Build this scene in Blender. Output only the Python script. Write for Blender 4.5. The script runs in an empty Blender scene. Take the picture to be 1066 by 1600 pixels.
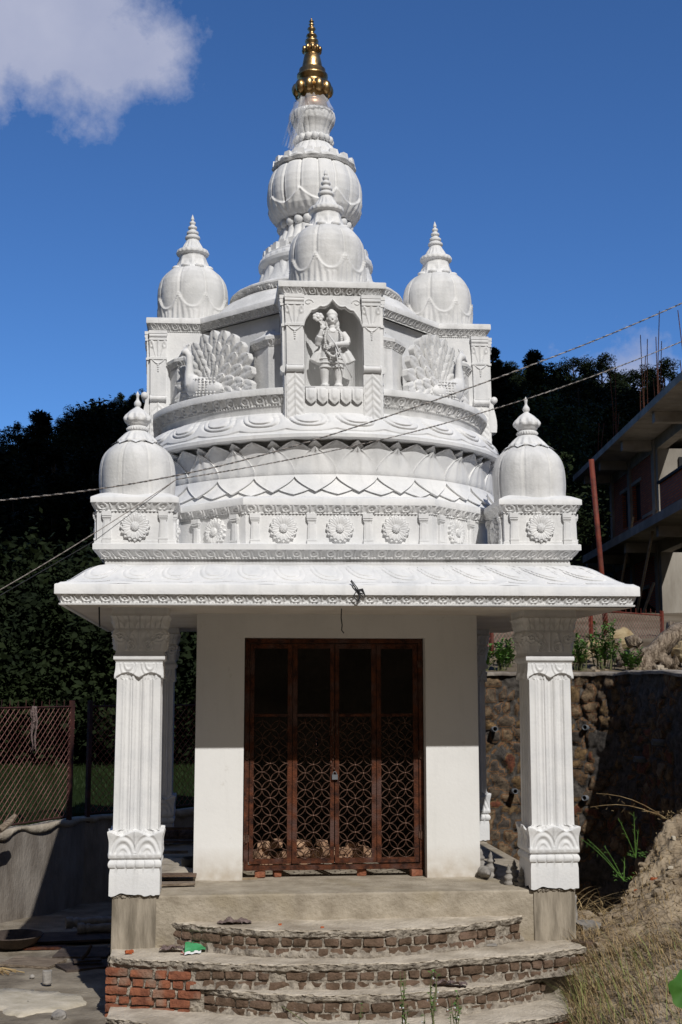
import bpy, math, random
import numpy as np
from mathutils import Vector, Matrix
PI = math.pi
def stk(a, axis=0): return np.stack(np.broadcast_arrays(*a), axis)
rnd = random.Random(7)
rng = np.random.default_rng(11)
S = bpy.context.scene
COL = S.collection

# ------------------------------------------------------------------ camera
cam_d = bpy.data.cameras.new('camera'); cam = bpy.data.objects.new('camera', cam_d); COL.objects.link(cam)
YAW, PIT = 0.1004, 0.14
Fw = Vector((math.sin(YAW)*math.cos(PIT), math.cos(YAW)*math.cos(PIT), math.sin(PIT)))
Rt = Vector((math.cos(YAW), -math.sin(YAW), 0)); Up = Rt.cross(Fw)
m = Matrix((Rt, Up, -Fw)).transposed().to_4x4(); m.translation = Vector((-1.3175, -11.894, 1.9196))
cam.matrix_world = m
cam_d.sensor_fit = 'VERTICAL'; cam_d.sensor_height = 36; cam_d.sensor_width = 24
cam_d.lens = 1978.3/1600*36
cam_d.clip_start = 0.1; cam_d.clip_end = 3000
cam_d.dof.use_dof = True; cam_d.dof.focus_distance = 12.6; cam_d.dof.aperture_fstop = 6.3
S.camera = cam
# ------------------------------------------------------------------ world, sun, exposure
SUN_EL, SUN_AZ = math.radians(43.0), math.radians(13.5)      # azimuth: degrees to the right of the view from the front (-Y)
W = bpy.data.worlds.new('World'); S.world = W; W.use_nodes = True
nt = W.node_tree; N = nt.nodes; L = nt.links
bg = N['Background']
sky = N.new('ShaderNodeTexSky'); sky.sky_type = 'NISHITA'; sky.sun_disc = False
sky.sun_elevation = SUN_EL; sky.sun_rotation = PI - SUN_AZ
sky.air_density = 1.0; sky.dust_density = 0.0; sky.ozone_density = 4.0; sky.altitude = 1500
tc = N.new('ShaderNodeTexCoord')
nz = N.new('ShaderNodeTexNoise'); nz.inputs['Scale'].default_value = 9.0; nz.inputs['Detail'].default_value = 12; nz.inputs['Roughness'].default_value = 0.66
nz.noise_dimensions = '3D'
L.new(tc.outputs['Generated'], nz.inputs['Vector'])
def wmath(op, a, b=None, clamp=False):
    n = N.new('ShaderNodeMath'); n.operation = op; n.use_clamp = clamp
    for i, v in enumerate((a, b)):
        if v is None: continue
        if isinstance(v, (int, float)): n.inputs[i].default_value = v
        else: L.new(v, n.inputs[i])
    return n.outputs[0]
def cloud_at(u, v, rad, soft):
    d = (Fw*1978.3 + Rt*(u-533) + Up*(800-v)).normalized()
    dp = N.new('ShaderNodeVectorMath'); dp.operation = 'DISTANCE'
    L.new(tc.outputs['Generated'], dp.inputs[0]); dp.inputs[1].default_value = d
    t = wmath('SUBTRACT', rad/1978.3, dp.outputs['Value'])
    return wmath('MULTIPLY', t, 1978.3/soft)
blobs = [cloud_at(60, 50, 105, 50), cloud_at(165, 100, 98, 50), cloud_at(235, 95, 62, 50), cloud_at(-60, 90, 100, 50), cloud_at(90, -60, 130, 50), cloud_at(110, 140, 52, 45), cloud_at(205, 145, 45, 45), cloud_at(275, 90, 26, 45), cloud_at(1010, 590, 45, 110)]
mx = blobs[0]
for b in blobs[1:]: mx = wmath('MAXIMUM', mx, b)
n2 = wmath('MULTIPLY', wmath('SUBTRACT', nz.outputs['Fac'], 0.5), 5.4)
den = wmath('ADD', mx, n2)
den = wmath('MULTIPLY', wmath('MULTIPLY', wmath('ADD', den, .12), 0.80, True), 0.90)
nz2 = N.new('ShaderNodeTexNoise'); nz2.inputs['Scale'].default_value = 11.0; nz2.inputs['Detail'].default_value = 7
L.new(tc.outputs['Generated'], nz2.inputs['Vector'])
mixc = N.new('ShaderNodeMix'); mixc.data_type = 'RGBA'
L.new(den, mixc.inputs['Factor'])
crp = N.new('ShaderNodeMix'); crp.data_type = 'RGBA'; L.new(nz2.outputs['Fac'], crp.inputs['Factor'])
crp.inputs['A'].default_value = (2.9, 3.5, 5.6, 1); crp.inputs['B'].default_value = (7.3, 7.4, 8.7, 1)
gam = N.new('ShaderNodeMix'); gam.data_type = 'RGBA'; gam.blend_type = 'MULTIPLY'; gam.inputs['Factor'].default_value = 1
L.new(sky.outputs['Color'], gam.inputs['A']); gam.inputs['B'].default_value = (0.62, 0.97, 1.36, 1)
L.new(gam.outputs['Result'], mixc.inputs['A']); L.new(crp.outputs['Result'], mixc.inputs['B'])
# the sky behind the viewer is greyed to take the blue out of the shade
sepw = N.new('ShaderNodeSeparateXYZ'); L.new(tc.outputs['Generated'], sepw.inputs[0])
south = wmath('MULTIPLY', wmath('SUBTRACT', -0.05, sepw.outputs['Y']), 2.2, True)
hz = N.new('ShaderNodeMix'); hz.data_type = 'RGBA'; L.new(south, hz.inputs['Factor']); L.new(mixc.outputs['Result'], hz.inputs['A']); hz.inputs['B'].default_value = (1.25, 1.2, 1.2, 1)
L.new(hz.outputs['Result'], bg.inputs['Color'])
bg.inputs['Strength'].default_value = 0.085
sd = bpy.data.lights.new('sun', 'SUN'); sd.energy = 3.6; sd.angle = math.radians(0.5); sd.color = (1.0, 0.975, 0.94)
sun = bpy.data.objects.new('sun', sd); COL.objects.link(sun)
SDIR = Vector((math.sin(SUN_AZ)*math.cos(SUN_EL), -math.cos(SUN_AZ)*math.cos(SUN_EL), math.sin(SUN_EL)))
sun.rotation_euler = SDIR.to_track_quat('Z', 'Y').to_euler(); sun.location = (6, -20, 20)
S.view_settings.view_transform = 'Standard'; S.view_settings.look = 'None'; S.view_settings.exposure = 0; S.view_settings.gamma = 1
try:
    S.cycles.max_bounces = 6; S.cycles.diffuse_bounces = 3; S.cycles.transparent_max_bounces = 12
except Exception: pass

# ------------------------------------------------------------------ materials
def mat(name, c1, c2=None, scale=3.0, rough=0.8, bump=0.2, bscale=None, metal=0.0, c3=None, detail=8, stretch=None, spec=0.3, contrast=(0.35, 0.65), obj_rand=0.0, bdist=0.02, streak=0.0, mud=0.0):
    M = bpy.data.materials.new(name); M.use_nodes = True
    n = M.node_tree.nodes; l = M.node_tree.links; b = n['Principled BSDF']
    tcn = n.new('ShaderNodeTexCoord'); vec = tcn.outputs['Object']
    if stretch:
        mp = n.new('ShaderNodeMapping'); mp.inputs['Scale'].default_value = stretch; l.new(vec, mp.inputs['Vector']); svec = mp.outputs['Vector']
    else: svec = vec
    t = n.new('ShaderNodeTexNoise'); t.inputs['Scale'].default_value = scale; t.inputs['Detail'].default_value = detail; t.inputs['Roughness'].default_value = 0.6
    l.new(svec, t.inputs['Vector'])
    r = n.new('ShaderNodeValToRGB'); r.color_ramp.elements[0].position = contrast[0]; r.color_ramp.elements[1].position = contrast[1]
    c2 = c2 or c1
    r.color_ramp.elements[0].color = (*c1, 1); r.color_ramp.elements[1].color = (*c2, 1)
    l.new(t.outputs['Fac'], r.inputs['Fac']); out = r.outputs['Color']
    if c3:
        t3 = n.new('ShaderNodeTexNoise'); t3.inputs['Scale'].default_value = scale*0.33; t3.inputs['Detail'].default_value = 6; l.new(vec, t3.inputs['Vector'])
        r3 = n.new('ShaderNodeValToRGB'); r3.color_ramp.elements[0].position = 0.52; r3.color_ramp.elements[1].position = 0.68
        l.new(t3.outputs['Fac'], r3.inputs['Fac'])
        mx = n.new('ShaderNodeMix'); mx.data_type = 'RGBA'; l.new(r3.outputs['Color'], mx.inputs['Factor']); l.new(out, mx.inputs['A']); mx.inputs['B'].default_value = (*c3, 1)
        out = mx.outputs['Result']
    if streak:
        mp2 = n.new('ShaderNodeMapping'); mp2.inputs['Scale'].default_value = (9, 9, .9); l.new(vec, mp2.inputs['Vector'])
        t4 = n.new('ShaderNodeTexNoise'); t4.inputs['Scale'].default_value = 1.6; t4.inputs['Detail'].default_value = 7; l.new(mp2.outputs['Vector'], t4.inputs['Vector'])
        r4 = n.new('ShaderNodeValToRGB'); r4.color_ramp.elements[0].position = .54; r4.color_ramp.elements[1].position = .74; r4.color_ramp.elements[1].color = (streak, streak, streak, 1)
        l.new(t4.outputs['Fac'], r4.inputs['Fac']); m4 = n.new('ShaderNodeMix'); m4.data_type = 'RGBA'; l.new(r4.outputs['Color'], m4.inputs['Factor']); l.new(out, m4.inputs['A']); m4.inputs['B'].default_value = (.34, .335, .32, 1); out = m4.outputs['Result']
    if mud:
        sp_ = n.new('ShaderNodeSeparateXYZ'); l.new(tcn.outputs['Object'], sp_.inputs[0]); mr = n.new('ShaderNodeMapRange'); mr.inputs['From Min'].default_value = 0; mr.inputs['From Max'].default_value = .34; mr.inputs['To Min'].default_value = 1; mr.inputs['To Max'].default_value = 0
        l.new(sp_.outputs['Z'], mr.inputs['Value']); t5 = n.new('ShaderNodeTexNoise'); t5.inputs['Scale'].default_value = 9; t5.inputs['Detail'].default_value = 8; l.new(vec, t5.inputs['Vector'])
        mu = n.new('ShaderNodeMath'); mu.operation = 'MULTIPLY'; l.new(mr.outputs['Result'], mu.inputs[0]); l.new(t5.outputs['Fac'], mu.inputs[1])
        mu2 = n.new('ShaderNodeMath'); mu2.operation = 'MULTIPLY'; mu2.use_clamp = True; l.new(mu.outputs[0], mu2.inputs[0]); mu2.inputs[1].default_value = mud
        m5 = n.new('ShaderNodeMix'); m5.data_type = 'RGBA'; l.new(mu2.outputs[0], m5.inputs['Factor']); l.new(out, m5.inputs['A']); m5.inputs['B'].default_value = (.42, .35, .26, 1); out = m5.outputs['Result']
        t6 = n.new('ShaderNodeTexNoise'); t6.inputs['Scale'].default_value = 5.5; t6.inputs['Detail'].default_value = 12; t6.inputs['Roughness'].default_value = .75; l.new(vec, t6.inputs['Vector'])
        r6 = n.new('ShaderNodeValToRGB'); r6.color_ramp.elements[0].position = .59; r6.color_ramp.elements[1].position = .70; r6.color_ramp.elements[1].color = (.45, .45, .45, 1); l.new(t6.outputs['Fac'], r6.inputs['Fac'])
        m6 = n.new('ShaderNodeMix'); m6.data_type = 'RGBA'; l.new(r6.outputs['Color'], m6.inputs['Factor']); l.new(out, m6.inputs['A']); m6.inputs['B'].default_value = (.45, .42, .36, 1); out = m6.outputs['Result']
    if obj_rand:
        oi = n.new('ShaderNodeObjectInfo'); hv = n.new('ShaderNodeHueSaturation'); ma = n.new('ShaderNodeMapRange')
        ma.inputs['To Min'].default_value = 1-obj_rand; ma.inputs['To Max'].default_value = 1+obj_rand
        l.new(oi.outputs['Random'], ma.inputs['Value']); l.new(ma.outputs['Result'], hv.inputs['Value']); l.new(out, hv.inputs['Color']); out = hv.outputs['Color']
    l.new(out, b.inputs['Base Color'])
    b.inputs['Roughness'].default_value = rough; b.inputs['Metallic'].default_value = metal
    b.inputs['Specular IOR Level'].default_value = spec
    if bump:
        tb = n.new('ShaderNodeTexNoise'); tb.inputs['Scale'].default_value = bscale or scale*6; tb.inputs['Detail'].default_value = 8
        l.new(svec, tb.inputs['Vector'])
        bp = n.new('ShaderNodeBump'); bp.inputs['Strength'].default_value = bump; bp.inputs['Distance'].default_value = bdist
        l.new(tb.outputs['Fac'], bp.inputs['Height']); l.new(bp.outputs['Normal'], b.inputs['Normal'])
    return M

M = {}
M['white'] = mat('carved_white', (0.64, 0.645, 0.65), (0.77, 0.765, 0.755), 3.2, 0.62, 0.35, 38, c3=(0.68, 0.685, 0.69), contrast=(0.30, 0.58), bdist=0.008, streak=.18)
M['white_old'] = mat('carved_white_weathered', (0.58, 0.58, 0.575), (0.74, 0.735, 0.725), 5, 0.75, 0.45, 45, c3=(0.58, 0.58, 0.57), contrast=(0.32, 0.6), bdist=0.008, streak=.32)
M['wall'] = mat('white_wall_paint', (0.72, 0.71, 0.685), (0.78, 0.77, 0.745), 1.8, 0.7, 0.25, 30, c3=(0.74, 0.73, 0.70), contrast=(0.25, 0.5), bdist=0.006, streak=.10, mud=1.3)
M['soffit'] = mat('soffit_paint', (0.62, 0.57, 0.51), (0.74, 0.69, 0.63), 1.5, 0.8, 0.15, 20)
M['cement'] = mat('raw_cement', (0.26, 0.22, 0.165), (0.43, 0.375, 0.295), 4, 0.9, 0.7, 30, c3=(0.30, 0.25, 0.17))
M['cement_streak'] = mat('streaked_cement', (0.17, 0.145, 0.11), (0.38, 0.33, 0.26), 5, 0.9, 0.8, 16, stretch=(2.2, 2.2, 0.35))
M['dust'] = mat('dusty_tread', (0.40, 0.345, 0.27), (0.60, 0.53, 0.43), 3.4, 0.95, 0.9, 30, c3=(0.29, 0.24, 0.18))
M['mortar'] = mat('mortar', (0.15, 0.125, 0.10), (0.42, 0.37, 0.30), 13, 0.95, 1.0, 26, bdist=0.04)
def brickmat(name, c1, c2, c3):
    m_ = mat(name, c1, c2, 9, 0.9, 0.8, 40, c3=c3)
    return m_
M['brick'] = brickmat('red_brick', (0.15, 0.055, 0.032), (0.31, 0.115, 0.06), (0.27, 0.20, 0.15))
M['brick_dull'] = brickmat('dusty_brick', (0.075, 0.048, 0.030), (0.165, 0.11, 0.075), (0.19, 0.125, 0.09))
M['gold'] = mat('gilded_metal', (0.26, 0.15, 0.06), (0.60, 0.42, 0.20), 9, 0.36, 0.15, 30, metal=1.0)
M['copper'] = mat('copper_pot', (0.42, 0.25, 0.15), (0.55, 0.34, 0.22), 6, 0.4, 0.1, 20, metal=0.8)
M['rust'] = mat('rusty_iron', (0.028, 0.010, 0.006), (0.13, 0.040, 0.016), 14, 0.75, 0.4, 60, metal=0.25, c3=(0.10, 0.055, 0.045))
M['rod'] = mat('rust_spotted_rod', (0.045, 0.022, 0.014), (0.15, 0.085, 0.06), 22, 0.5, 0.2, 60, metal=0.3)
M['redpost'] = mat('red_oxide_paint', (0.09, 0.020, 0.012), (0.21, 0.045, 0.024), 5, 0.65, 0.3, 30, c3=(0.14, 0.06, 0.045))
M['darkpost'] = mat('dark_red_steel', (0.03, 0.014, 0.012), (0.075, 0.026, 0.021), 6, 0.7, 0.3, 30)
M['wire'] = mat('mesh_wire', (0.10, 0.035, 0.03), (0.26, 0.13, 0.11), 3, 0.5, 0.0, metal=0.4)
M['redwire'] = mat('rusty_mesh_wire', (0.22, 0.06, 0.04), (0.36, 0.15, 0.10), 3, 0.6, 0.0, metal=0.2)
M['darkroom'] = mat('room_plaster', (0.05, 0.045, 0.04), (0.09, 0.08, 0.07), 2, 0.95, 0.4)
M['courtyard'] = mat('courtyard_cement', (0.14, 0.115, 0.085), (0.33, 0.285, 0.22), 2.6, 0.95, 1.0, 26, c3=(0.20, 0.165, 0.12))
M['plaster'] = mat('stained_plaster', (0.16, 0.135, 0.11), (0.30, 0.265, 0.225), 2.2, 0.95, 0.6, 24, stretch=(1.6, 1.6, 0.6), c3=(0.20, 0.17, 0.14))
M['pale'] = mat('pale_cement', (0.42, 0.37, 0.28), (0.58, 0.52, 0.42), 5, 0.95, 0.6, 30)
M['wood'] = mat('grey_wood', (0.11, 0.08, 0.055), (0.30, 0.24, 0.18), 6, 0.85, 0.6, 30, stretch=(1, 6, 6))
M['rootwood'] = mat('weathered_root', (0.10, 0.07, 0.045), (0.40, 0.32, 0.24), 5, 0.9, 1.0, 16, stretch=(4, 4, 1.2), bdist=0.05)
M['darkwood'] = mat('dark_board', (0.035, 0.026, 0.022), (0.10, 0.075, 0.06), 5, 0.85, 0.6, 30)
M['bamboo'] = mat('bamboo', (0.22, 0.16, 0.10), (0.40, 0.31, 0.20), 9, 0.6, 0.2, 20)
M['cloth'] = mat('dirty_cloth', (0.10, 0.07, 0.065), (0.24, 0.18, 0.165), 30, 0.95, 0.9, 60)
M['green'] = mat('green_plastic', (0.05, 0.27, 0.10), (0.10, 0.42, 0.19), 12, 0.35, 0.2)
M['whitep'] = mat('white_plastic', (0.7, 0.7, 0.7), (0.8, 0.8, 0.8), 12, 0.35, 0.0)
M['redp'] = mat('red_plastic', (0.45, 0.04, 0.04), (0.5, 0.06, 0.06), 12, 0.35, 0.0)
M['orange'] = mat('orange_brick_chip', (0.38, 0.085, 0.028), (0.52, 0.15, 0.06), 20, 0.9, 0.6)
M['greystone'] = mat('grey_moulded_cement', (0.20, 0.185, 0.165), (0.34, 0.315, 0.285), 9, 0.9, 0.5, 40)
M['pipe'] = mat('grey_pvc', (0.10, 0.11, 0.12), (0.17, 0.18, 0.2), 5, 0.5, 0.0)
M['concrete'] = mat('concrete_frame', (0.30, 0.265, 0.22), (0.46, 0.41, 0.35), 1.6, 0.95, 0.5, 9, c3=(0.30, 0.27, 0.23))
M['paleconc'] = mat('sunny_concrete', (0.27, 0.24, 0.20), (0.44, 0.405, 0.35), 0.9, 0.95, 0.4, 8, stretch=(1.5, 1.5, 0.4))  # grey concrete of the front wall, tone stretched vertically
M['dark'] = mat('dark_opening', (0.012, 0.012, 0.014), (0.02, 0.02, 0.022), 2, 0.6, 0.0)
M['rebar'] = mat('rebar', (0.10, 0.045, 0.03), (0.20, 0.08, 0.05), 4, 0.8, 0.0, metal=0.3)
M['earth'] = mat('dry_earth', (0.17, 0.125, 0.08), (0.37, 0.295, 0.205), 2.6, 0.95, 1.0, 14, c3=(0.42, 0.36, 0.28), bdist=0.05)
M['yellowrock'] = mat('yellow_rock', (0.28, 0.20, 0.10), (0.52, 0.43, 0.27), 3, 0.9, 0.8, 12)
M['cable'] = mat('cable', (0.16, 0.13, 0.12), (0.5, 0.46, 0.42), 60, 0.4, 0.0)
M['cabledark'] = mat('cable_dark', (0.025, 0.025, 0.03), (0.06, 0.06, 0.06), 30, 0.4, 0.0)
M['dry'] = mat('dry_grass', (0.20, 0.125, 0.055), (0.44, 0.33, 0.17), 8, 0.8, 0.0)
M['dryg'] = mat('half_green_grass', (0.12, 0.16, 0.04), (0.26, 0.27, 0.09), 8, 0.7, 0.0)
M['greenleaf'] = mat('green_leaf', (0.055, 0.13, 0.025), (0.13, 0.25, 0.05), 9, 0.55, 0.0)
M['bigleaf'] = mat('bright_leaf', (0.035, 0.11, 0.015), (0.07, 0.17, 0.03), 9, 0.5, 0.0)
M['stem'] = mat('green_stem', (0.10, 0.12, 0.05), (0.20, 0.20, 0.09), 9, 0.7, 0.0)
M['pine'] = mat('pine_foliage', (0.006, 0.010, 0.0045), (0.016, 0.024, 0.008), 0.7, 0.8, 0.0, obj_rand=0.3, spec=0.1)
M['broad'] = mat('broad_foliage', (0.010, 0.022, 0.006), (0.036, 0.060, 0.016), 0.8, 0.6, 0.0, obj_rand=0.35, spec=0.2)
M['bark'] = mat('bark', (0.03, 0.022, 0.016), (0.075, 0.058, 0.045), 5, 0.95, 0.6)
M['cloudwhite'] = mat('cloud', (0.85, 0.85, 0.86), (0.92, 0.92, 0.92), 0.05, 1.0, 0.0)  # for the added, unseen mesh that shades the wooded slope
M['brick_tan'] = mat('dusty_tan_brick', (0.26, 0.15, 0.09), (0.48, 0.31, 0.20), 7, 0.95, 0.5, 30)
M['pale_cop'] = mat('pale_coping', (0.12, 0.10, 0.085), (0.34, 0.30, 0.25), 3, 0.95, 0.8, 20)
M['fieldgrass'] = mat('field_grass', (0.010, 0.021, 0.004), (0.021, 0.038, 0.008), 2, 0.8, 0.0)
# terrain: green close field, dark forest floor
def terrain_mat():
    Mt = bpy.data.materials.new('ground'); Mt.use_nodes = True; n = Mt.node_tree.nodes; l = Mt.node_tree.links; b = n['Principled BSDF']
    tcn = n.new('ShaderNodeTexCoord'); t = n.new('ShaderNodeTexNoise'); t.inputs['Scale'].default_value = 0.6; t.inputs['Detail'].default_value = 10; l.new(tcn.outputs['Object'], t.inputs['Vector'])
    r = n.new('ShaderNodeValToRGB'); r.color_ramp.elements[0].position = .3; r.color_ramp.elements[1].position = .65
    r.color_ramp.elements[0].color = (.10, .075, .05, 1); r.color_ramp.elements[1].color = (.20, .165, .12, 1); l.new(t.outputs['Fac'], r.inputs['Fac'])
    at = n.new('ShaderNodeAttribute'); at.attribute_name = 'veg'
    r2 = n.new('ShaderNodeValToRGB'); r2.color_ramp.elements[0].color = (.009, .015, .004, 1); r2.color_ramp.elements[1].color = (.018, .030, .007, 1)
    l.new(t.outputs['Fac'], r2.inputs['Fac'])
    mx_ = n.new('ShaderNodeMix'); mx_.data_type = 'RGBA'; l.new(at.outputs['Fac'], mx_.inputs['Factor']); l.new(r.outputs['Color'], mx_.inputs['A']); l.new(r2.outputs['Color'], mx_.inputs['B'])
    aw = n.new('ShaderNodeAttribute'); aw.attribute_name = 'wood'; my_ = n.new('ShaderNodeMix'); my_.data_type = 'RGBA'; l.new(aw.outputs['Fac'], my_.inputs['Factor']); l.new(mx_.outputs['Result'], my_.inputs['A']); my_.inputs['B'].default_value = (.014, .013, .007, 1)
    l.new(my_.outputs['Result'], b.inputs['Base Color']); b.inputs['Roughness'].default_value = 1.0; b.inputs['Specular IOR Level'].default_value = .05
    bp = n.new('ShaderNodeBump'); bp.inputs['Strength'].default_value = .8; bp.inputs['Distance'].default_value = .05
    t2 = n.new('ShaderNodeTexNoise'); t2.inputs['Scale'].default_value = 14; t2.inputs['Detail'].default_value = 8; l.new(tcn.outputs['Object'], t2.inputs['Vector']); l.new(t2.outputs['Fac'], bp.inputs['Height']); l.new(bp.outputs['Normal'], b.inputs['Normal'])
    return Mt
M['ground'] = terrain_mat()
def stone_mat():
    Mt = bpy.data.materials.new('rubble_masonry'); Mt.use_nodes = True; n = Mt.node_tree.nodes; l = Mt.node_tree.links; b = n['Principled BSDF']
    at = n.new('ShaderNodeAttribute'); at.attribute_name = 'tone'
    tcn = n.new('ShaderNodeTexCoord'); t = n.new('ShaderNodeTexNoise'); t.inputs['Scale'].default_value = 9; t.inputs['Detail'].default_value = 12; t.inputs['Roughness'].default_value = .78; l.new(tcn.outputs['Object'], t.inputs['Vector'])
    rs = n.new('ShaderNodeValToRGB'); cr = rs.color_ramp; cr.interpolation = 'CONSTANT'; cr.elements[0].position = 0; cr.elements[0].color = (.10, .09, .08, 1); cr.elements[1].position = 1; cr.elements[1].color = (.16, .135, .11, 1)
    for p, c in ((.19, (.15, .09, .045, 1)), (.33, (.21, .135, .06, 1)), (.48, (.18, .06, .03, 1)), (.6, (.24, .17, .10, 1)), (.74, (.085, .07, .058, 1)), (.86, (.14, .105, .07, 1))):
        e = cr.elements.new(p); e.color = c
    l.new(at.outputs['Fac'], rs.inputs['Fac'])
    r = n.new('ShaderNodeValToRGB'); r.color_ramp.elements[0].position = .35; r.color_ramp.elements[1].position = .65
    r.color_ramp.elements[0].color = (.05, .045, .04, 1); r.color_ramp.elements[1].color = (1.35, 1.3, 1.25, 1); l.new(t.outputs['Fac'], r.inputs['Fac'])
    mm = n.new('ShaderNodeMix'); mm.data_type = 'RGBA'; mm.blend_type = 'MULTIPLY'; mm.inputs['Factor'].default_value = 1
    l.new(rs.outputs['Color'], mm.inputs['A']); l.new(r.outputs['Color'], mm.inputs['B']); l.new(mm.outputs['Result'], b.inputs['Base Color'])
    b.inputs['Roughness'].default_value = .9
    bp = n.new('ShaderNodeBump'); bp.inputs['Strength'].default_value = 1; bp.inputs['Distance'].default_value = .05; l.new(t.outputs['Fac'], bp.inputs['Height']); l.new(bp.outputs['Normal'], b.inputs['Normal'])
    return Mt
M['stone'] = stone_mat()
def brickwall_mat():
    Mt = bpy.data.materials.new('brick_infill'); Mt.use_nodes = True; n = Mt.node_tree.nodes; l = Mt.node_tree.links; b = n['Principled BSDF']
    tcn = n.new('ShaderNodeTexCoord'); sep = n.new('ShaderNodeSeparateXYZ'); l.new(tcn.outputs['Object'], sep.inputs[0]); cb = n.new('ShaderNodeCombineXYZ')
    ad = n.new('ShaderNodeMath'); ad.operation = 'ADD'; l.new(sep.outputs['X'], ad.inputs[0]); l.new(sep.outputs['Y'], ad.inputs[1])
    l.new(ad.outputs[0], cb.inputs['X']); l.new(sep.outputs['Z'], cb.inputs['Y'])
    bt = n.new('ShaderNodeTexBrick'); bt.inputs['Scale'].default_value = 1; bt.inputs['Brick Width'].default_value = .24; bt.inputs['Row Height'].default_value = .08; bt.inputs['Mortar Size'].default_value = .012
    bt.inputs['Color1'].default_value = (.58, .15, .055, 1); bt.inputs['Color2'].default_value = (.42, .10, .04, 1); bt.inputs['Mortar'].default_value = (.16, .13, .11, 1)
    l.new(cb.outputs[0], bt.inputs['Vector']); l.new(bt.outputs['Color'], b.inputs['Base Color']); b.inputs['Roughness'].default_value = .95
    return Mt
M['brickwall'] = brickwall_mat()
def plastic_mat():
    Mt = bpy.data.materials.new('clear_plastic'); Mt.use_nodes = True; n = Mt.node_tree.nodes; l = Mt.node_tree.links
    b = n['Principled BSDF']; b.inputs['Base Color'].default_value = (.75, .75, .76, 1); b.inputs['Roughness'].default_value = .18
    b.inputs['Alpha'].default_value = .30
    return Mt
M['plastic'] = plastic_mat()

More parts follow.
